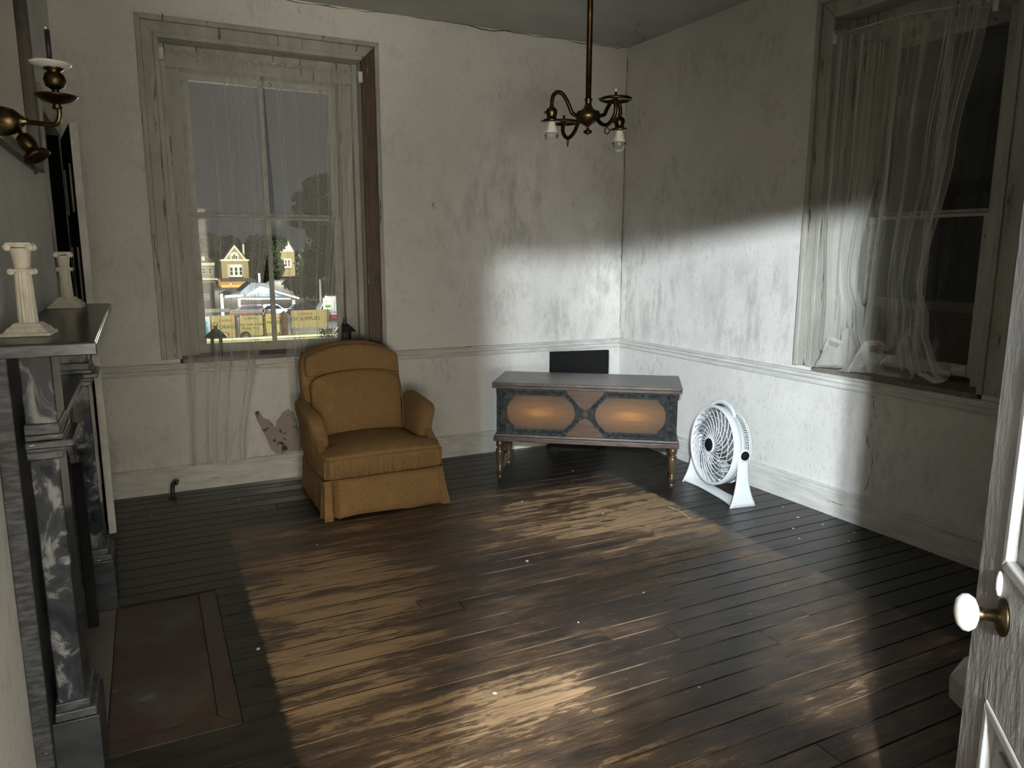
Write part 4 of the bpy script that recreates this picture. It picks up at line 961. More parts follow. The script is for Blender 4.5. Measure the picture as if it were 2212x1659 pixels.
curtain('sheer_curtain', 'sheer net curtain falling to the floor over the left window', 'curtain', Matrix.Identity(4),
        [[(0, -3.435), (.45, -3.44), (1, -3.47)], [(0, -2.86), (.4, -2.83), (.72, -2.80), (1, -2.78)]],
        [[(0, -2.86), (.35, -2.84), (.62, -2.93), (1, -3.07)], [(0, -2.235), (.3, -2.30), (.65, -2.40), (1, -2.52)]],
        lambda x: 2.79+.012*math.sin(x*3), [lambda x: .172+.004*math.sin(x*30), lambda x: .19+.01*math.sin(x*22)],
        [[(.06, .05, .8), (.45, .06, .8), (.88, .07, .9)], [(.22, .07, .8), (.55, .05, .85), (.9, .05, .7)]], (-3.45, -2.215, 2.806, 2.79), 5)
def bunch2(x, y_, z, t, u, ph):
    # the lower end lies gathered in a heap on the sill
    if t > .80:
        s = (t-.80)/.20; a = s*math.pi*1.35
        z = 1.13 - .20*s + .055*math.sin(a*1.6+5*u+ph[7]) + .025*math.sin(17*u+ph[8]); y_ += -.01 + .075*math.sin(a+9*u) *s
        x += .05*math.sin(a*1.2+ph[9]+6*u)*s
        z = max(z, .918); y_ = max(y_, -.11)
    return x, y_, z
curtain('sheer_curtain', 'sheer net curtain heaped on the sill of the right window', 'curtain', MR,
        [[(0, 2.05), (.5, 2.06), (.8, 2.10), (1, 2.12)], [(0, 2.42), (.4, 2.42), (.75, 2.40), (1, 2.30)]],
        [[(0, 2.44), (.35, 2.42), (.7, 2.33), (1, 2.60)], [(0, 2.93), (.35, 2.84), (.72, 2.74), (1, 3.02)]],
        lambda x: 2.815-.065*(x-2.05)+.010*math.sin(x*16), [lambda x: .92, lambda x: .92],
        [[(.15, .06, .8), (.5, .06, .85), (.85, .06, .85)], [(.15, .07, .85), (.5, .06, .85), (.86, .06, .85)]], (2.05, 2.95, 2.83, 2.77), 11, bunch=bunch2)

# lanterns on the left window's sill
def lantern(label, x, y_, zs):
    t = thing('lantern', label, 'lantern', (x, y_, zs), R(12))
    MB().lathe([(0, 0), (.045, 0), (.045, .010), (.03, .016), (0, .016)], 8).build('base', M['iron'], t)
    for i in range(4):
        a = math.pi/4+i*math.pi/2; MB().tube([(.040*math.cos(a), .040*math.sin(a), .01), (.040*math.cos(a), .040*math.sin(a), .125)], .0035, 6).build('corner_post', M['iron'], t)
    MB().lathe([(.034, .014), (.034, .12)], 20, cap=False).build('glass_chimney', M['glass'], t)
    MB().lathe([(.082, .120), (.078, .124), (.055, .150), (.050, .150), (.028, .172), (.014, .178), (.012, .190), (.006, .196), (0, .197)], 8, smooth=False).build('roof', M['iron'], t)
    MB().tube([(.014*math.cos(a/14*2*math.pi), 0, .207+.013*math.sin(a/14*2*math.pi)) for a in range(14)], .0022, 6, closed=True).build('hanging_loop', M['iron'], t)
lantern('small black lantern at the left end of the left window sill', -3.235, .115, .90)
lantern('small black lantern on window sill behind the armchair back', -2.345, .125, .90)

# ------------------------------------------------------------------ small things on the floor and walls
gp = thing('gas_pipe_stub', 'short black gas pipe elbow rising from floor by the baseboard', 'pipe', (-3.587, -.115, 0))
MB().tube(catmull([(0, 0, -.01), (.002, 0, .035), (.006, 0, .075), (.016, 0, .094), (.030, -.004, .098)], 5), .013, 14).build('pipe', M['iron'], gp)
MB().tube([(.024, -.003, .100), (.040, -.006, .094)], .0175, 14).build('end_cap', M['iron'], gp)
MB().lathe([(0, 0), (.03, 0), (.028, .003), (.015, .006)], 18).build('floor_flange', M['iron'], gp)
cs_ = tag(MB().tube(catmull([(-.775, -1.93, .004), (-.77, -1.86, .012), (-.755, -1.80, .010), (-.75, -1.74, .004), (-.76, -1.70, .003)], 6), .0016, 5).build('straw', M['straw']), 'thin dry straw curl on dark floor left of the fan', 'straw')
rn = random.Random(9)
for i, (x, y_) in enumerate(((-.12, -2.35), (-.16, -2.2), (-.33, -2.32), (-.10, -2.02), (-.42, -2.45), (-.06, -2.52), (-.2, -2.6), (-1.2, -1.62), (-.9, -.75), (-1.95, -2.05), (-1.62, -2.62), (-2.05, -2.73), (-3.72, -.45), (-3.2, -.35), (-2.9, -1.35), (-1.55, -1.2), (-2.6, -3.05), (-1.9, -3.35), (-3.34, -2.35), (-3.62, -3.05))):
    s = rn.uniform(.004, .009); n5 = rn.choice((5, 6, 7))
    p = [(s*rn.uniform(.6, 1.3)*math.cos(2*math.pi*k/n5), s*rn.uniform(.6, 1.3)*math.sin(2*math.pi*k/n5)) for k in range(n5)]
    o = MB().prism(p, 0, .0022, 'z').build('paint_chip', M['chip']); o.location = (x, y_, .0003); tag(o, ['tiny pale paint flake on dark boards near the right baseboard', 'tiny pale paint flake on the worn middle of the floor', 'tiny pale paint flake on dark boards near the left hearth side', 'tiny pale paint flake under the blanket chest'][0 if x > -.5 else 2 if x < -3.1 else 3 if y_ > -1 else 1], 'debris', 'paint flakes '+['by the right baseboard', 'on the worn middle of the floor', 'at the hearth side of the floor', 'under the chest'][0 if x > -.5 else 2 if x < -3.1 else 3 if y_ > -1 else 1])
# wall damage under the left window: bared old wallpaper where the top coat has come off
M['paper'] = mat('bared_wallpaper', (.30, .25, .215), .85, col2=(.26, .215, .185), scale=12, wear=(.055, .030, .022), wscale=17, wlo=.56, whi=.60)
pts = [(-3.035, .50), (-3.00, .505), (-2.975, .455), (-2.93, .43), (-2.895, .375), (-2.885, .42), (-2.84, .48), (-2.80, .50), (-2.76, .465), (-2.745, .38), (-2.72, .30), (-2.70, .22), (-2.69, .185), (-2.90, .181), (-2.935, .22), (-2.96, .30), (-3.00, .40)]
o = MB().prism(pts, -.0025, 0, 'y').build('trim_bared_wallpaper', M['paper']); structure(o)
o = MB().prism([(-2.66, .24), (-2.6, .27), (-2.5, .25), (-2.42, .26), (-2.40, .185), (-2.66, .185)], -.0025, 0, 'y').build('trim_bared_wallpaper', M['paper']); structure(o)
# nail hooks in the head casings
for (x, z, mx_) in ((-3.43, 2.985, None), (-2.24, 2.945, None)):
    o = MB().tube(catmull([(x, -.02, z), (x, -.055, z-.005), (x+.004, -.06, z+.018), (x+.004, -.052, z+.03)], 4), .0028, 6).build('nail', M['iron']); tag(o, 'bent black nail at the '+('left' if x < -3 else 'right')+' corner of the left window head', 'nail')
def crack(nm, pts, seed, r=.0016, j=.012):
    rc = random.Random(seed); P = catmull(pts, 7); P = [p+Vector((rc.uniform(-j, j)*.5, rc.uniform(-j, j)*(.5 if abs(pts[0][2]-HC) < .05 else .05), rc.uniform(-j, j)*(.0 if abs(pts[0][2]-HC) < .001 else 1))) for p in P]
    structure(MB().tube(P, [r*rc.uniform(.3, 1.3) for _ in P], 5).build(nm, M['crackline']))
M['crackline'] = mat('crack_dirt', (.05, .045, .035), .9)
crack('trim_ceiling_crack', [(-.32, -.62, HC), (-.22, -.42, HC), (-.05, -.30, HC), (-.03, -.16, HC)], 1, .0022, .02)
crack('trim_cornice_crack', [(-3.1, -.003, HC-.004), (-2.5, -.003, HC-.008), (-1.9, -.003, HC-.004), (-1.2, -.003, HC-.010), (-.6, -.003, HC-.006), (-.05, -.003, HC-.004)], 2, .0030, .010)
crack('trim_corner_crack', [(-.004, -.004, 3.15), (-.004, -.004, 2.4), (-.004, -.004, 1.7), (-.004, -.004, .95)], 3, .0020, .002)
wv = lambda u, z: (u*math.sin(PHI)-.002, -u*math.cos(PHI), z)
crack('trim_wall_crack', [wv(2.46, .79), wv(2.49, .66), wv(2.45, .55), wv(2.50, .40), wv(2.47, .22)], 4, .0022, .012)
# plaster corner crack lines on the ceiling: thin recessed-looking strips
bx = thing('plastic_box', 'small grey faceted plastic box on the floor beyond the open door edge', 'box', (-1.00, -3.90, 0), R(18))
q = MB()
for (h0, h1, w0, w1) in ((0, .085, .135, .140), (.085, .155, .140, .075)):
    A = [q.bm.verts.new((sx*w0, sy*w0, h0)) for sx, sy in ((-1, -.6), (-.6, -1), (.6, -1), (1, -.6), (1, .6), (.6, 1), (-.6, 1), (-1, .6))]
    B = [q.bm.verts.new((sx*w1, sy*w1, h1)) for sx, sy in ((-1, -.6), (-.6, -1), (.6, -1), (1, -.6), (1, .6), (.6, 1), (-.6, 1), (-1, .6))]
    q.bm.faces.new(A[::-1]); q.bm.faces.new(B)
    for i in range(8): q.bm.faces.new((A[i], A[(i+1) % 8], B[(i+1) % 8], B[i]))
bevel(q.build('casing', M['binlid'], bx), .006)
# ------------------------------------------------------------------ outside: the lot, station and houses down the hill
M['grass'] = mat('lot_grass', (.16, .19, .05), .9, col2=(.30, .31, .10), scale=1.2, bump=.3, bscale=4)
M['asphalt'] = mat('asphalt', (.10, .10, .10), .8, col2=(.06, .06, .06), scale=.4)
M['signy'] = mat('yellow_sign', (.50, .42, .19), .8, col2=(.43, .36, .16), scale=.8)
M['signb'] = mat('pale_blue_sign', (.62, .74, .78), .5, col2=(.40, .62, .75), scale=1.6, lo=.45, hi=.6)
M['ink'] = mat('sign_dark_ink', (.03, .015, .01), .9, spec=.1); M['inkred'] = mat('sign_red_ink', (.30, .03, .02), .9, spec=.1); M['inkgreen'] = mat('sign_green_ink', (.12, .42, .10), .6); M['inkblue'] = mat('sign_blue_ink', (.08, .33, .60), .6)
M['post'] = mat('brown_post', (.13, .085, .05), .8, col2=(.08, .05, .03), scale=3)
M['shingle'] = mat('tan_shingle', (.34, .29, .15), .8, col2=(.24, .20, .10), scale=2.2, stretch=(1, 1, 3))
M['whitewood'] = mat('white_house_trim', (.72, .71, .62), .6); M['hwin'] = mat('dark_house_window', (.02, .025, .03), .2)
M['roofd'] = mat('dark_roof', (.035, .03, .028), .8, col2=(.06, .05, .045), scale=1)
M['warmlit'] = mat('porch_lit_wall', (.55, .32, .12), .8, emit=(1.0, .50, .14), es=.9)  # wall given its own glow in place of porch lamplight
M['led'] = mat('canopy_light_strip', (.8, .85, .9), .4, emit=(.86, .94, 1.0), es=2.2)
M['leddim'] = mat('canopy_lit_soffit', (.16, .19, .20), .5, emit=(.60, .78, .82), es=.10)
M['canroof'] = mat('canopy_roof', (.10, .12, .125), .6, col2=(.06, .07, .075), scale=1)
M['carred'] = mat('car_dark_red', (.10, .02, .02), .25, coat=.6); M['carwhite'] = mat('car_white', (.62, .64, .66), .25, coat=.6); M['cardark'] = mat('car_dark', (.03, .03, .035), .2, coat=.6)
M['tail'] = mat('tail_lamp', (.6, .02, .02), .3, emit=(1, .05, .03), es=3.5); M['head'] = mat('head_lamp', (.9, .9, .9), .3, emit=(1, .98, .9), es=6)
M['tyre'] = mat('tyre_rubber', (.012, .012, .012), .8)
M['leafd'] = mat('dark_leaves', (.012, .018, .009), .9, spec=.1); M['leafg'] = mat('green_leaves', (.055, .085, .030), .9, spec=.1, col2=(.03, .05, .018), scale=1.5); M['leafb'] = mat('brown_shrub', (.075, .062, .045), .9, spec=.1)
M['bark'] = mat('bark', (.03, .024, .018), .9)
M['ledge'] = mat('outer_brick', (.08, .05, .04), .9)

# ground: falls away from the house, rises again behind the station
prof = [(.45, -1.2), (20, -2.4), (45, -4.05), (48, -4.35), (51, -4.75), (60, -5.2), (85, -6.1), (108, -7.65), (140, -8.6), (175, -8.4), (205, -7.5), (300, -4), (420, 2)]
b = MB()
for (y0, z0), (y1, z1) in zip(prof, prof[1:]):
    v = [b.bm.verts.new(p) for p in ((-60, y0, z0), (140, y0, z0+.02*(0)), (140, y1, z1), (-60, y1, z1))]
    b.bm.faces.new(v).material_index = 0 if y0 < 60 else 1
bmesh.ops.remove_doubles(b.bm, verts=b.bm.verts[:], dist=.001)
o = b.build('trim_ground_outside', [M['grass'], M['asphalt']]); structure(o)
structure(MB().box(-2, 9, 43.6, 44.6, -4.3, -3.86).build('trim_kerb', mat('pale_kerb', (.42, .38, .28), .9)))
hg = MB(); rg = random.Random(2)
for i in range(900):
    x, y_, z = rg.uniform(6.2, 8.6), rg.uniform(42.6, 43.4), rg.uniform(-4.3, -3.35); s = .07
    d = Vector((rg.gauss(0, 1), rg.gauss(0, 1), rg.gauss(0, 1))).normalized()*s; e = d.cross(Vector((rg.gauss(0, 1), rg.gauss(0, 1), rg.gauss(0, 1)))).normalized()*s*.6
    c = Vector((x, y_, z)); hg.bm.faces.new([hg.bm.verts.new(c+d), hg.bm.verts.new(c+e), hg.bm.verts.new(c-d), hg.bm.verts.new(c-e)])
o = hg.build('hedge', M['leafd'], norm=False); tag(o, 'dark low hedge at the top of the lit grass bank', 'hedge')

def panel_sign(label, x0, x1, z0, z1, lines, m, y_=55, rz=0):
    t = thing('yard_sign' if m is not M['signb'] else 'poster_sign', label, 'sign', ((x0+x1)/2, y_, -5.4), 0)
    w = (x1-x0)/2
    bevel(MB().box(-w, w, -.04, .04, z0+5.4, z1+5.4).build('board', m, t), .02)
    for s in (-1, 1): MB().box(s*w-.05, s*w+.05, .03, .12, .0, z1+5.4).build('stake', M['post'], t)
    for (s_, sz, dx, zz, mm) in lines: text('lettering', s_, sz, (dx, -.045, zz+5.4), mm, t)
    return t
p = panel_sign('pale blue and white poster sign at left end of the row of signs', -.16, .50, -5.3, -3.28, [], M['signb'])
MB().prism([(-.2, .5), (.15, .5), (.22, .9), (.10, 1.5), (.18, 1.7), (-.05, 1.85), (-.12, 1.4), (-.22, 1.0)], -.05, -.041, 'y').build('blue_figure', M['inkblue'], p)
p = panel_sign('yellow sign with large dark STORAGE lettering and red stripes', .62, 2.26, -4.95, -3.22, [('U-HAUL', .30, .15, -3.62, M['inkred']), ('STORAGE', .40, .10, -4.12, M['ink'])], M['signy'])
for i in range(4): MB().box(-.35+i*.20, -.22+i*.20, -.05, -.041, .52, 1.0-.05*i).build('stripe', M['inkred'], p)
panel_sign('yellow sign with small dark lettering, second from the left post', 2.62, 4.30, -4.85, -3.30, [('U-HAUL', .28, 0, -3.52, M['ink']), ('Our Low Rates', .29, -.02, -3.98, M['ink']), ('Move You', .30, -.05, -4.28, M['ink'])], M['signy'])
panel_sign('narrow yellow sign reading MOVER right of the window bar', 4.55, 5.58, -4.72, -3.22, [('U-HAUL', .22, .1, -3.55, M['inkred']), ('MOVER', .34, .12, -3.90, M['ink']), ('- - - -', .18, .0, -4.2, M['ink'])], M['signy'])
panel_sign('widest yellow sign with OF SUPPLIES lettering at right end of row', 6.50, 9.32, -4.42, -3.02, [('U-HAUL', .32, -.3, -3.32, M['inkred']), ('OF SUPPLIES', .42, -.3, -3.70, M['ink']), ('- - - - -', .2, .5, -4.05, M['ink'])], M['signy'])
for lb, x0, x1, z0, z1 in (('brown wooden post between the two leftmost yellow signs', 2.34, 2.53, -4.95, -3.25), ('dark slanted timber post left of the widest yellow sign', 5.75, 6.25, -4.75, -3.10), ('brown timber post right of the second yellow sign', 4.38, 4.48, -4.9, -3.2)):
    o = bevel(MB().box(-(x1-x0)/2, (x1-x0)/2, -.12, .12, 0, z1-z0).build('timber_post', M['post']), .02); o.location = ((x0+x1)/2, 55.35, z0-.3); o.scale[2] = 1.12; tag(o, lb, 'post')
ty = thing('tyre', 'black tyre leaning at the foot of the second yellow sign', 'tyre', (2.95, 54.6, -4.85))
MB().tube([(.30*math.cos(a/20*2*math.pi), 0, .30*math.sin(a/20*2*math.pi)) for a in range(20)], .09, 8, closed=True).build('tread', M['tyre'], ty)

# white rail banner behind the signs
rb = thing('rail_fence', 'low white board fence running behind the yellow signs', 'fence', (5, 85, -6.1))
for x0, x1 in ((-3.6, -.2), (0, 3.6)): bevel(MB().box(x0, x1, -.05, .05, .85-.18*(x0 > -1), 1.25-.18*(x0 > -1)).build('board', M['whitewood'], rb), .02)
for x in (-3.4, -.2, 3.4): MB().box(x-.07, x+.07, -.05, .05, 0, 1.2).build('post', M['signy'] if x < -3 else M['whitewood'], rb)

# petrol station canopy
can = thing('station_canopy', 'filling station canopy with bright white lit roof edges and posts', 'canopy', (10.8, 110, -7.65))
def P3(x, z): return (x-10.8, z+7.65)
def slab(nm, p, q, w, d0, d1, m):
    (xa, za), (xb, zb) = P3(*p), P3(*q); n_ = Vector((-(zb-za), 0, xb-xa)).normalized()*w
    return MB().prism([(xa, za), (xb, zb), (xb+n_.x, zb+n_.z), (xa+n_.x, za+n_.z)], d0, d1, 'y').build(nm, m, can)
slab('lit_fascia', (6.0, -4.72), (8.4, -4.62), .30, -6, -5.7, M['led'])
MB().prism([P3(5.9, -4.7), P3(8.2, -4.6), P3(8.0, -3.95), P3(7.0, -4.2)], -5.6, 4, 'y').build('side_roof', M['canroof'], can)
MB().prism([P3(8.2, -4.65), P3(10.3, -2.95), P3(12.1, -3.05), P3(15.6, -4.95)], 0, 6, 'y').build('main_roof', M['canroof'], can)
MB().prism([P3(8.95, -4.62), P3(10.8, -3.38), P3(13.6, -4.78)], -5.6, -5.4, 'y').build('gable_panel', M['leddim'], can)
slab('gable_light', (8.9, -4.62), (10.8, -3.40), .13, -5.9, -5.6, M['led']); slab('gable_light', (10.8, -3.40), (13.0, -4.15), .13, -5.9, -5.6, M['led'])
slab('gable_light', (12.2, -3.95), (15.9, -5.15), .22, -6.2, -5.9, M['led'])
slab('beam_light', (7.9, -5.0), (14.8, -5.18), .16, -6, -5.7, M['led'])
for x, zt_ in ((5.62, -4.2), (7.85, -4.9), (15.25, -5.3)): MB().box(x-10.8-.17, x-10.8+.17, -5.8, -5.5, 0, zt_+7.65).build('post', M['led'] if x < 6 else M['whitewood'], can)
MB().box(.68, .92, 1, 1.3, 4.7, 6.0).build('roof_vent', M['led'], can)

def car(label, x, y_, L_, m, lights=None, wag=False):
    z = -6.1-(y_-85)*.0675 if y_ > 85 else -6.1
    t = thing('parked_car', label, 'car', (x, y_, z))
    h = .95; r = 1.55
    body = [(-L_/2, .35), (-L_/2+.05, h-.05), (-L_*.33, h+.02), (-L_*.22, r), (L_*(.38 if wag else .16), r+.02), (L_*(.47 if wag else .34), h+.04), (L_/2-.04, h-.12), (L_/2, .35)]
    bevel(MB().prism(body, -.85, .85, 'y').build('body', m, t), .08, 3)
    bevel(MB().prism([(-L_*.27, h+.05), (-L_*.195, r-.08), (L_*(.36 if wag else .14), r-.07), (L_*(.42 if wag else .27), h+.06)], -.87, .87, 'y').build('side_windows', M['hwin'], t), .03)
    for sx in (-.31, .31): MB().lathe([(0, -.9), (.33, -.9), (.34, -.8), (.34, .8), (.33, .9), (0, .9)], 20, Matrix.Translation((sx*L_, 0, .33)) @ Matrix.Rotation(math.pi/2, 4, 'X')).build('wheel', M['tyre'], t)
    if lights:
        for yy in (-.6, .0, .6) if lights == 'tail' else (-.6, .6): MB().box(-L_/2-.04 if lights == 'tail' else -L_/2-.05, -L_/2+.6 if lights == 'tail' else -L_/2+.1, yy-.3, yy+.28, .68, .92).build('lamp', M['tail'] if lights == 'tail' else M['head'], t)
    return t
car('dark red estate car with glowing tail lamps under the canopy', 8.0, 96, 4.4, M['carred'], 'tail', True)
car('white car parked at the centre of the filling station', 11.4, 98.5, 4.3, M['carwhite'])
car('dark car with bright headlamps right of the canopy', 14.6, 96, 3.9, M['cardark'], 'head')
tk = thing('rental_truck', 'white box truck with red lower band at right edge of left window view', 'truck', (13.7, 75, -6.2))
bevel(MB().box(0, 5.6, -1.1, 1.1, 1.05, 3.1).build('box_body', M['carwhite'], tk), .05)
MB().box(-.02, 5.62, -1.12, 1.12, .75, 1.18).build('red_band', M['inkred'], tk)
bevel(MB().prism([(-1.5, .5), (-1.5, 1.3), (-1.15, 1.5), (-.75, 2.3), (-.05, 2.35), (-.05, .5)], -1.0, 1.0, 'y').build('cab', M['carwhite'], tk), .05)
MB().prism([(-1.05, 1.5), (-.7, 2.2), (-.15, 2.2), (-.15, 1.5)], -1.02, 1.02, 'y').build('cab_window', M['hwin'], tk)
for sx in (-.9, 3.9): MB().lathe([(0, -1.05), (.42, -1.05), (.42, 1.05), (0, 1.05)], 20, Matrix.Translation((sx, 0, .42)) @ Matrix.Rotation(math.pi/2, 4, 'X')).build('wheel', M['tyre'], tk)
text('lettering', 'U-HAUL', .42, (.62, -1.125, 1.42), M['ink'], tk)
sg = thing('small_sign', 'small white sign with green print left of the box truck', 'sign', (13.1, 72, -6.1))
MB().box(-.5, .5, -.04, .04, 1.8, 2.95).build('board', M['whitewood'], sg); MB().box(-.05, .05, 0, .08, 0, 1.8).build('post', M['post'], sg)
MB().lathe([(0, 0), (.3, .0), (.3, .01), (0, .01)], 20, Matrix.Translation((0, -.045, 2.15)) @ Matrix.Rotation(math.pi/2, 4, 'X') @ Matrix.Diagonal((1, .55, 1, 1))).build('green_mark', M['inkgreen'], sg)
text('lettering', 'EASY', .26, (0, -.05, 2.62), M['inkgreen'], sg)
up_ = thing('utility_pole', 'pale wooden utility pole behind the small green print sign', 'pole', (15.1, 85, -6.2))
MB().lathe([(.14, 0), (.11, 4.5), (0, 4.5)], 12).build('shaft', M['whitewood'], up_); MB().box(-.6, .6, -.05, .05, 4.0, 4.12).build('crossarm', M['post'], up_)

# houses up the hill
def win_(par, x, y_, z, w, h, m=None):
    f = MB().box(x-w/2-.12, x+w/2+.12, y_-.10, y_, z-h/2-.12, z+h/2+.12).build('window', M['whitewood'], par)
    MB().box(x-w/2, x+w/2, y_-.13, y_-.09, z-h/2, z+h/2).build('pane', m or M['hwin'], f); MB().box(x-w/2, x+w/2, y_-.16, y_-.12, z-.05, z+.05).build('meeting_rail', M['whitewood'], f)
h1 = thing('gabled_house', 'tan shingled house with white arched gable window and white bay', 'house', (17.4, 200, -8.2))
MB().box(-3.3, 3.3, 0, 8, 2.6, 7.4).build('upper_wall', M['shingle'], h1)
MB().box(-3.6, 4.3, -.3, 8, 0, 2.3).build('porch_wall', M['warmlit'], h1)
MB().box(-3.5, 3.5, -.4, 8.2, 7.3, 7.7).build('cornice', M['whitewood'], h1)
MB().prism([(-2.3, 7.7), (2.4, 7.7), (.1, 11.0)], 0, 8, 'y').build('gable_wall', M['shingle'], h1)
MB().prism([(-2.7, 7.6), (-2.3, 7.6), (.1, 10.75), (2.4, 7.6), (2.8, 7.6), (.1, 11.35)], -.5, .2, 'y').build('bargeboard', M['whitewood'], h1)
MB().prism([(-3.0, 7.7), (-2.6, 7.7), (.1, 11.3), (2.7, 7.7), (3.1, 7.7), (.1, 11.7)], -.3, 8.3, 'y').build('roof', M['roofd'], h1)
ar_ = [(-1.0, 7.7), (-1.0, 8.6)]+[(-.0-1.0*math.cos(math.pi*t/10), 8.6+.95*math.sin(math.pi*t/10)) for t in range(1, 10)]+[(1.0, 8.6), (1.0, 7.7)]
MB().prism(ar_, -.12, 0, 'y').build('arched_window', M['whitewood'], h1)
for x0, x1 in ((-.7, -.28), (-.2, .2), (.28, .7)): MB().box(x0, x1, -.16, -.1, 7.8, 9.0 if x0 == -.2 else 8.6).build('pane', M['hwin'], h1)
MB().prism([(-1.9, .0), (-1.3, -.9), (1.5, -.9), (2.1, .0)], 3.2, 6.4, 'z').build('bay', M['whitewood'], h1)
for x in (-1.05, .1, 1.25): win_(h1, x, -.9, 4.7, .62, 1.9)
MB().prism([(-3.8, 2.1), (4.6, 2.1), (3.8, 2.9), (-3.4, 2.9)], -2.2, 0, 'y').build('porch_roof', M['roofd'], h1)
MB().box(2.35, 2.75, 2, 2.6, 8, 11.6).build('chimney', M['whitewood'], h1)
MB().lathe([(0, -.2), (.2, 0), (0, .2)], 12, Matrix.Translation((-1.5, -2.3, 1.5))).build('porch_lamp', M['head'], h1)
h2 = thing('pale_house', 'pale house with dark windows left of the gabled house', 'house', (10.8, 205, -8))
MB().box(-2.4, 1.95, 0, 8, 0, 6.5).build('wall', mat('dim_house_wall', (.22, .21, .17), .8), h2)
MB().box(-2.6, 2.1, -.4, 8, 5.9, 6.6).build('cornice', M['whitewood'], h2)
for x in (-.6, .9): win_(h2, x, 0, 4.5, .75, 1.3)
MB().prism([(-2.8, 6.6), (2.3, 6.6), (-.3, 9.2)], 0, 8, 'y').build('roof', M['roofd'], h2)
MB().box(-.95, -.2, -.1, .05, 7.1, 8.2).build('dormer_window', M['whitewood'], h2)
MB().prism([(-3, 2.2), (2.6, 2.2), (2.6, 2.5), (-3, 2.9)], -1.6, 0, 'y').build('porch_roof', M['whitewood'], h2)
h3 = thing('low_building', 'low dark building with pale framed window at left of station', 'building', (6.2, 140, -8.6))
MB().box(-1.3, 1.25, 0, 6, 0, 4.65).build('wall', mat('dark_wall', (.05, .05, .045), .8), h3); MB().box(-1.4, 1.4, -.2, 6, 4.6, 4.8).build('roof_edge', M['whitewood'], h3)
win_(h3, -.2, 0, 2.0, .9, .8)
h4 = thing('pointed_house', 'lit white gable house half hidden by dark trees at right', 'house', (35.6, 230, -8))
MB().box(-2.2, 2.2, 0, 8, 2, 9.5).build('wall', M['shingle'], h4)
MB().prism([(-2.1, 9.5), (2.1, 9.5), (.4, 12.9)], -.1, 8, 'y').build('gable', M['whitewood'], h4)
MB().prism([(-2.5, 9.3), (-2.1, 9.3), (.4, 12.7), (2.2, 9.3), (2.6, 9.3), (.4, 13.4)], -.5, 8.2, 'y').build('roof', M['roofd'], h4)
MB().lathe([(.12, 0), (.05, 1.2), (0, 1.3)], 8, Matrix.Translation((.4, 0, 13))).build('finial', M['whitewood'], h4)
MB().prism([(-1.6, .0), (-1.0, -.9), (1.0, -.9), (1.7, .0)], 4.5, 7.4, 'z').build('bay', mat('lit_bay', (.7, .64, .42), .7), h4)
for x in (-.6, .3): win_(h4, x, -.9, 6.0, .45, 1.8)

# trees: crowns of many small leaf clumps round a trunk
def tree(name, label, x, y_, zb, zt, blobs, n, leaf, m, seed, cat='tree'):
    r_ = random.Random(seed); t = thing(name, label, cat, (x, y_, zb))
    MB().lathe([(.35, 0), (.2, (zt-zb)*.6), (.05, (zt-zb)*.95), (0, (zt-zb)*.96)], 8).build('trunk', M['bark'], t)
    b = MB(); tot = sum(q[3]*q[4] for q in blobs)
    for (bx, by, bz, rx, rz) in blobs:
        for i in range(int(n*rx*rz/tot)):
            while True:
                d = Vector((r_.uniform(-1, 1), r_.uniform(-1, 1), r_.uniform(-1, 1)))
                if d.length < 1 and d.length > .35: break
            c = Vector((bx+d.x*rx, by+d.y*rx*.6, bz-zb+d.z*rz)); s = leaf*r_.uniform(.5, 1.3)
            a = Vector((r_.gauss(0, 1), r_.gauss(0, 1), r_.gauss(0, 1))).normalized()*s; e = a.cross(Vector((r_.gauss(0, 1), r_.gauss(0, 1), r_.gauss(0, 1)))).normalized()*s*.7
            b.bm.faces.new([b.bm.verts.new(c+a), b.bm.verts.new(c+e), b.bm.verts.new(c-a), b.bm.verts.new(c-e)])
    o = b.build('crown', m, t, norm=False); o['kind'] = 'stuff'; return t
tree('pine_tree', 'tall dark pine rising above the window bar at right', 47.5, 240, -7, 26, [(0, 0, 22, 4.6, 3.2), (-2, 0, 18, 6.2, 2.6), (2, 0, 14.5, 6, 2.4), (-3, 0, 11, 7, 2.6), (2, 0, 7.5, 6, 3), (-4.5, 0, 15, 3.5, 1.4), (3, 0, 24.5, 3, 1.6)], 7000, .55, M['leafd'], 1)
tree('broad_tree', 'large black tree mass below the pine, right pane', 46, 215, -7.5, 8, [(0, 0, 2, 8, 6.5), (-6, 0, -2, 5, 5), (3, 0, -3, 6, 5)], 6000, .55, M['leafd'], 2)
tree('broad_tree', 'dark tree between the pointed house and the window bar', 29, 225, -7.5, 6, [(0, 0, 1.5, 4, 4.5), (3, 0, 3.8, 3, 2.4), (1, 0, -3, 4, 4)], 3000, .5, M['leafd'], 3)
tree('green_tree', 'green lit tree crown behind the gabled house roof', 14.0, 245, -6, 7, [(0, 0, 3.6, 5.5, 3.6), (6.5, 0, 3.2, 4, 3.2), (-3, 0, 2.2, 3.5, 3)], 4500, .5, M['leafg'], 4)
tree('dark_tree', 'dark tree filling the gap right of the gabled house', 24.6, 215, -8, 6, [(0, 0, 1.5, 3.4, 4.6), (1.4, 0, -3.5, 3.4, 3.6)], 3000, .5, M['leafd'], 5)
tree('roadside_shrub', 'greyish brown shrubs above the canopy roof, right pane', 27, 160, -8.4, -3, [(0, 0, -5.4, 4.5, 1.9), (5, 0, -6.3, 3.5, 1.6)], 2200, .35, M['leafb'], 6, 'shrub')
tree('roadside_shrub', 'dark hedge line behind the box truck and pole', 33, 150, -8.4, -4, [(0, 0, -6.3, 5, 1.6), (-6, 0, -6.5, 4, 1.4)], 2000, .35, M['leafd'], 7, 'shrub')
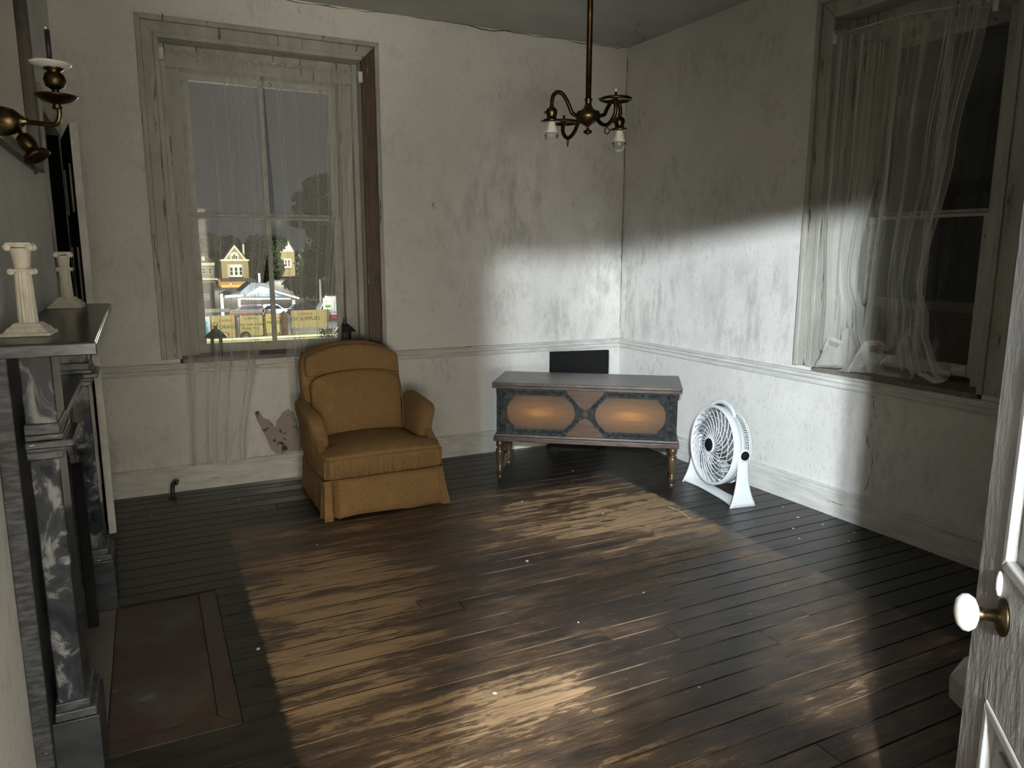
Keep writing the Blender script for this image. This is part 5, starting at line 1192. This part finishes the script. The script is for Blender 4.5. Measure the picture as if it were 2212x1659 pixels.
bt = thing('bare_tree', 'bare branching tree at left edge of the left window', 'tree', (3.2, 120, -8))
r_ = random.Random(4)
def branch(b, p, d, L_, rad, dep):
    q = p+d*L_; b.tube([p, (p+q)/2+Vector((r_.uniform(-.1, .1)*L_, 0, r_.uniform(-.05, .1)*L_)), q], [rad, rad*.85, rad*.6], 5)
    if dep:
        for i in range(3):
            nd = (d+Vector((r_.uniform(-.9, .9), r_.uniform(-.4, .4), r_.uniform(-.35, .7)))).normalized(); branch(b, q, nd, L_*r_.uniform(.55, .8), rad*.6, dep-1)
b = MB(); b.lathe([(.3, 0), (.2, 10.5)], 8); branch(b, Vector((0, 0, 9.5)), Vector((.3, 0, .9)).normalized(), 2.2, .11, 4); branch(b, Vector((0, 0, 8.5)), Vector((.85, 0, .5)).normalized(), 2.4, .10, 4); b.build('branches', M['bark'], bt)

# outer face of the house around the windows, and the porch seen through the right window
pr = Matrix.Rotation(-math.pi/2+PHI, 4, 'Z')
def porch(nm, a, m):
    o = MB().box(*a).build(nm, m); o.matrix_world = pr; structure(o)
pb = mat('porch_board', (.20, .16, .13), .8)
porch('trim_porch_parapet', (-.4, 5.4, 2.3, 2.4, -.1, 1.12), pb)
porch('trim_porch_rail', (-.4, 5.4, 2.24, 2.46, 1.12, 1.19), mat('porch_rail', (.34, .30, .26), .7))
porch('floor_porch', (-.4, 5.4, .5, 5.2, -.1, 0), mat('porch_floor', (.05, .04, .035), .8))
porch('wall_neighbour', (-9, 5.5, 5.2, 5.3, -1, 6), mat('neighbour_wall', (.028, .025, .022), .9))  # stretched wider to screen off lot light and the lit grass
porch('wall_light_block', (-.5, -.4, .4, 5.2, -1, 6), mat('light_block_dark', (.03, .027, .024), .9))  # added dark wall that closes off stray lot light at the side
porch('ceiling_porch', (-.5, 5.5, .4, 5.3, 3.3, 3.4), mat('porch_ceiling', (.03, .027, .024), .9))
# ------------------------------------------------------------------ the photographer in the doorway (casts the soft shadow on the boards)
def skinned(name, verts, edges, rad, m, parent, root=0, sub=2):
    me = bpy.data.meshes.new(name); me.from_pydata([Vector(v) for v in verts], edges, []); o = bpy.data.objects.new(name, me); SC.collection.objects.link(o); o.parent = parent
    o.modifiers.new('skin', 'SKIN'); sv = me.skin_vertices[0].data if me.skin_vertices else None
    if sv is None:
        me.attributes  # skin layer is created below
        bm_ = bmesh.new(); bm_.from_mesh(me); bm_.verts.layers.skin.verify(); bm_.to_mesh(me); bm_.free(); sv = me.skin_vertices[0].data
    for i, r in enumerate(rad): sv[i].radius = (r, r) if not isinstance(r, tuple) else r
    sv[root].use_root = True
    s = o.modifiers.new('sub', 'SUBSURF'); s.levels = sub; s.render_levels = sub; me.materials.append(m); return o
pe = thing('person', 'person in dark clothes standing in the doorway holding up a phone', 'person', (-3.60, -5.52, 0), -CY)
dk = mat('dark_clothes', (.03, .03, .035), .9); skn = mat('skin', (.45, .28, .2), .6)
V = [(0, 0, .92), (0, 0, 1.05), (0, 0, 1.22), (0, .01, 1.36), (0, .01, 1.44), (0, .02, 1.50),
     (.16, 0, 1.36), (.22, .02, 1.16), (.14, .14, 1.30), (-.16, 0, 1.36), (-.22, .02, 1.16), (-.12, .14, 1.32),
     (.09, 0, .88), (.10, .01, .48), (.10, -.01, .09), (.11, .12, .05), (-.09, 0, .88), (-.10, .01, .48), (-.10, -.01, .09), (-.11, .12, .05)]
Ed = [(0, 1), (1, 2), (2, 3), (3, 4), (4, 5), (3, 6), (6, 7), (7, 8), (3, 9), (9, 10), (10, 11), (0, 12), (12, 13), (13, 14), (14, 15), (0, 16), (16, 17), (17, 18), (18, 19)]
Rr = [(.15, .11), (.13, .10), (.14, .11), (.12, .09), .055, .05, .06, .045, .032, .06, .045, .032, .085, .06, .042, .035, .085, .06, .042, .035]
skinned('body', V, Ed, Rr, dk, pe)
MB().lathe([(0, -.115), (.045, -.105), (.066, -.06), (.076, 0), (.074, .05), (.052, .09), (0, .108)], 24, Matrix.Translation((0, .03, 1.575)) @ Matrix.Diagonal((.95, 1.12, 1, 1))).build('head', skn, pe)
for s in (-1, 1):
    for i in range(4): skinned('finger', [(s*.125, .14, 1.31+.016*i), (s*.10, .165, 1.32+.016*i), (s*.075, .16, 1.325+.016*i)], [(0, 1), (1, 2)], [.009, .008, .007], skn, pe, 0, 1)
ph_ = thing('mobile_phone', 'dark phone held up in front of the person in the doorway', 'phone', (-3.664, -5.352, 1.56), -CY)
MB().box(-.075, .075, -.006, .002, -.036, .03, bev=.003).build('phone_body', M['black'], ph_)
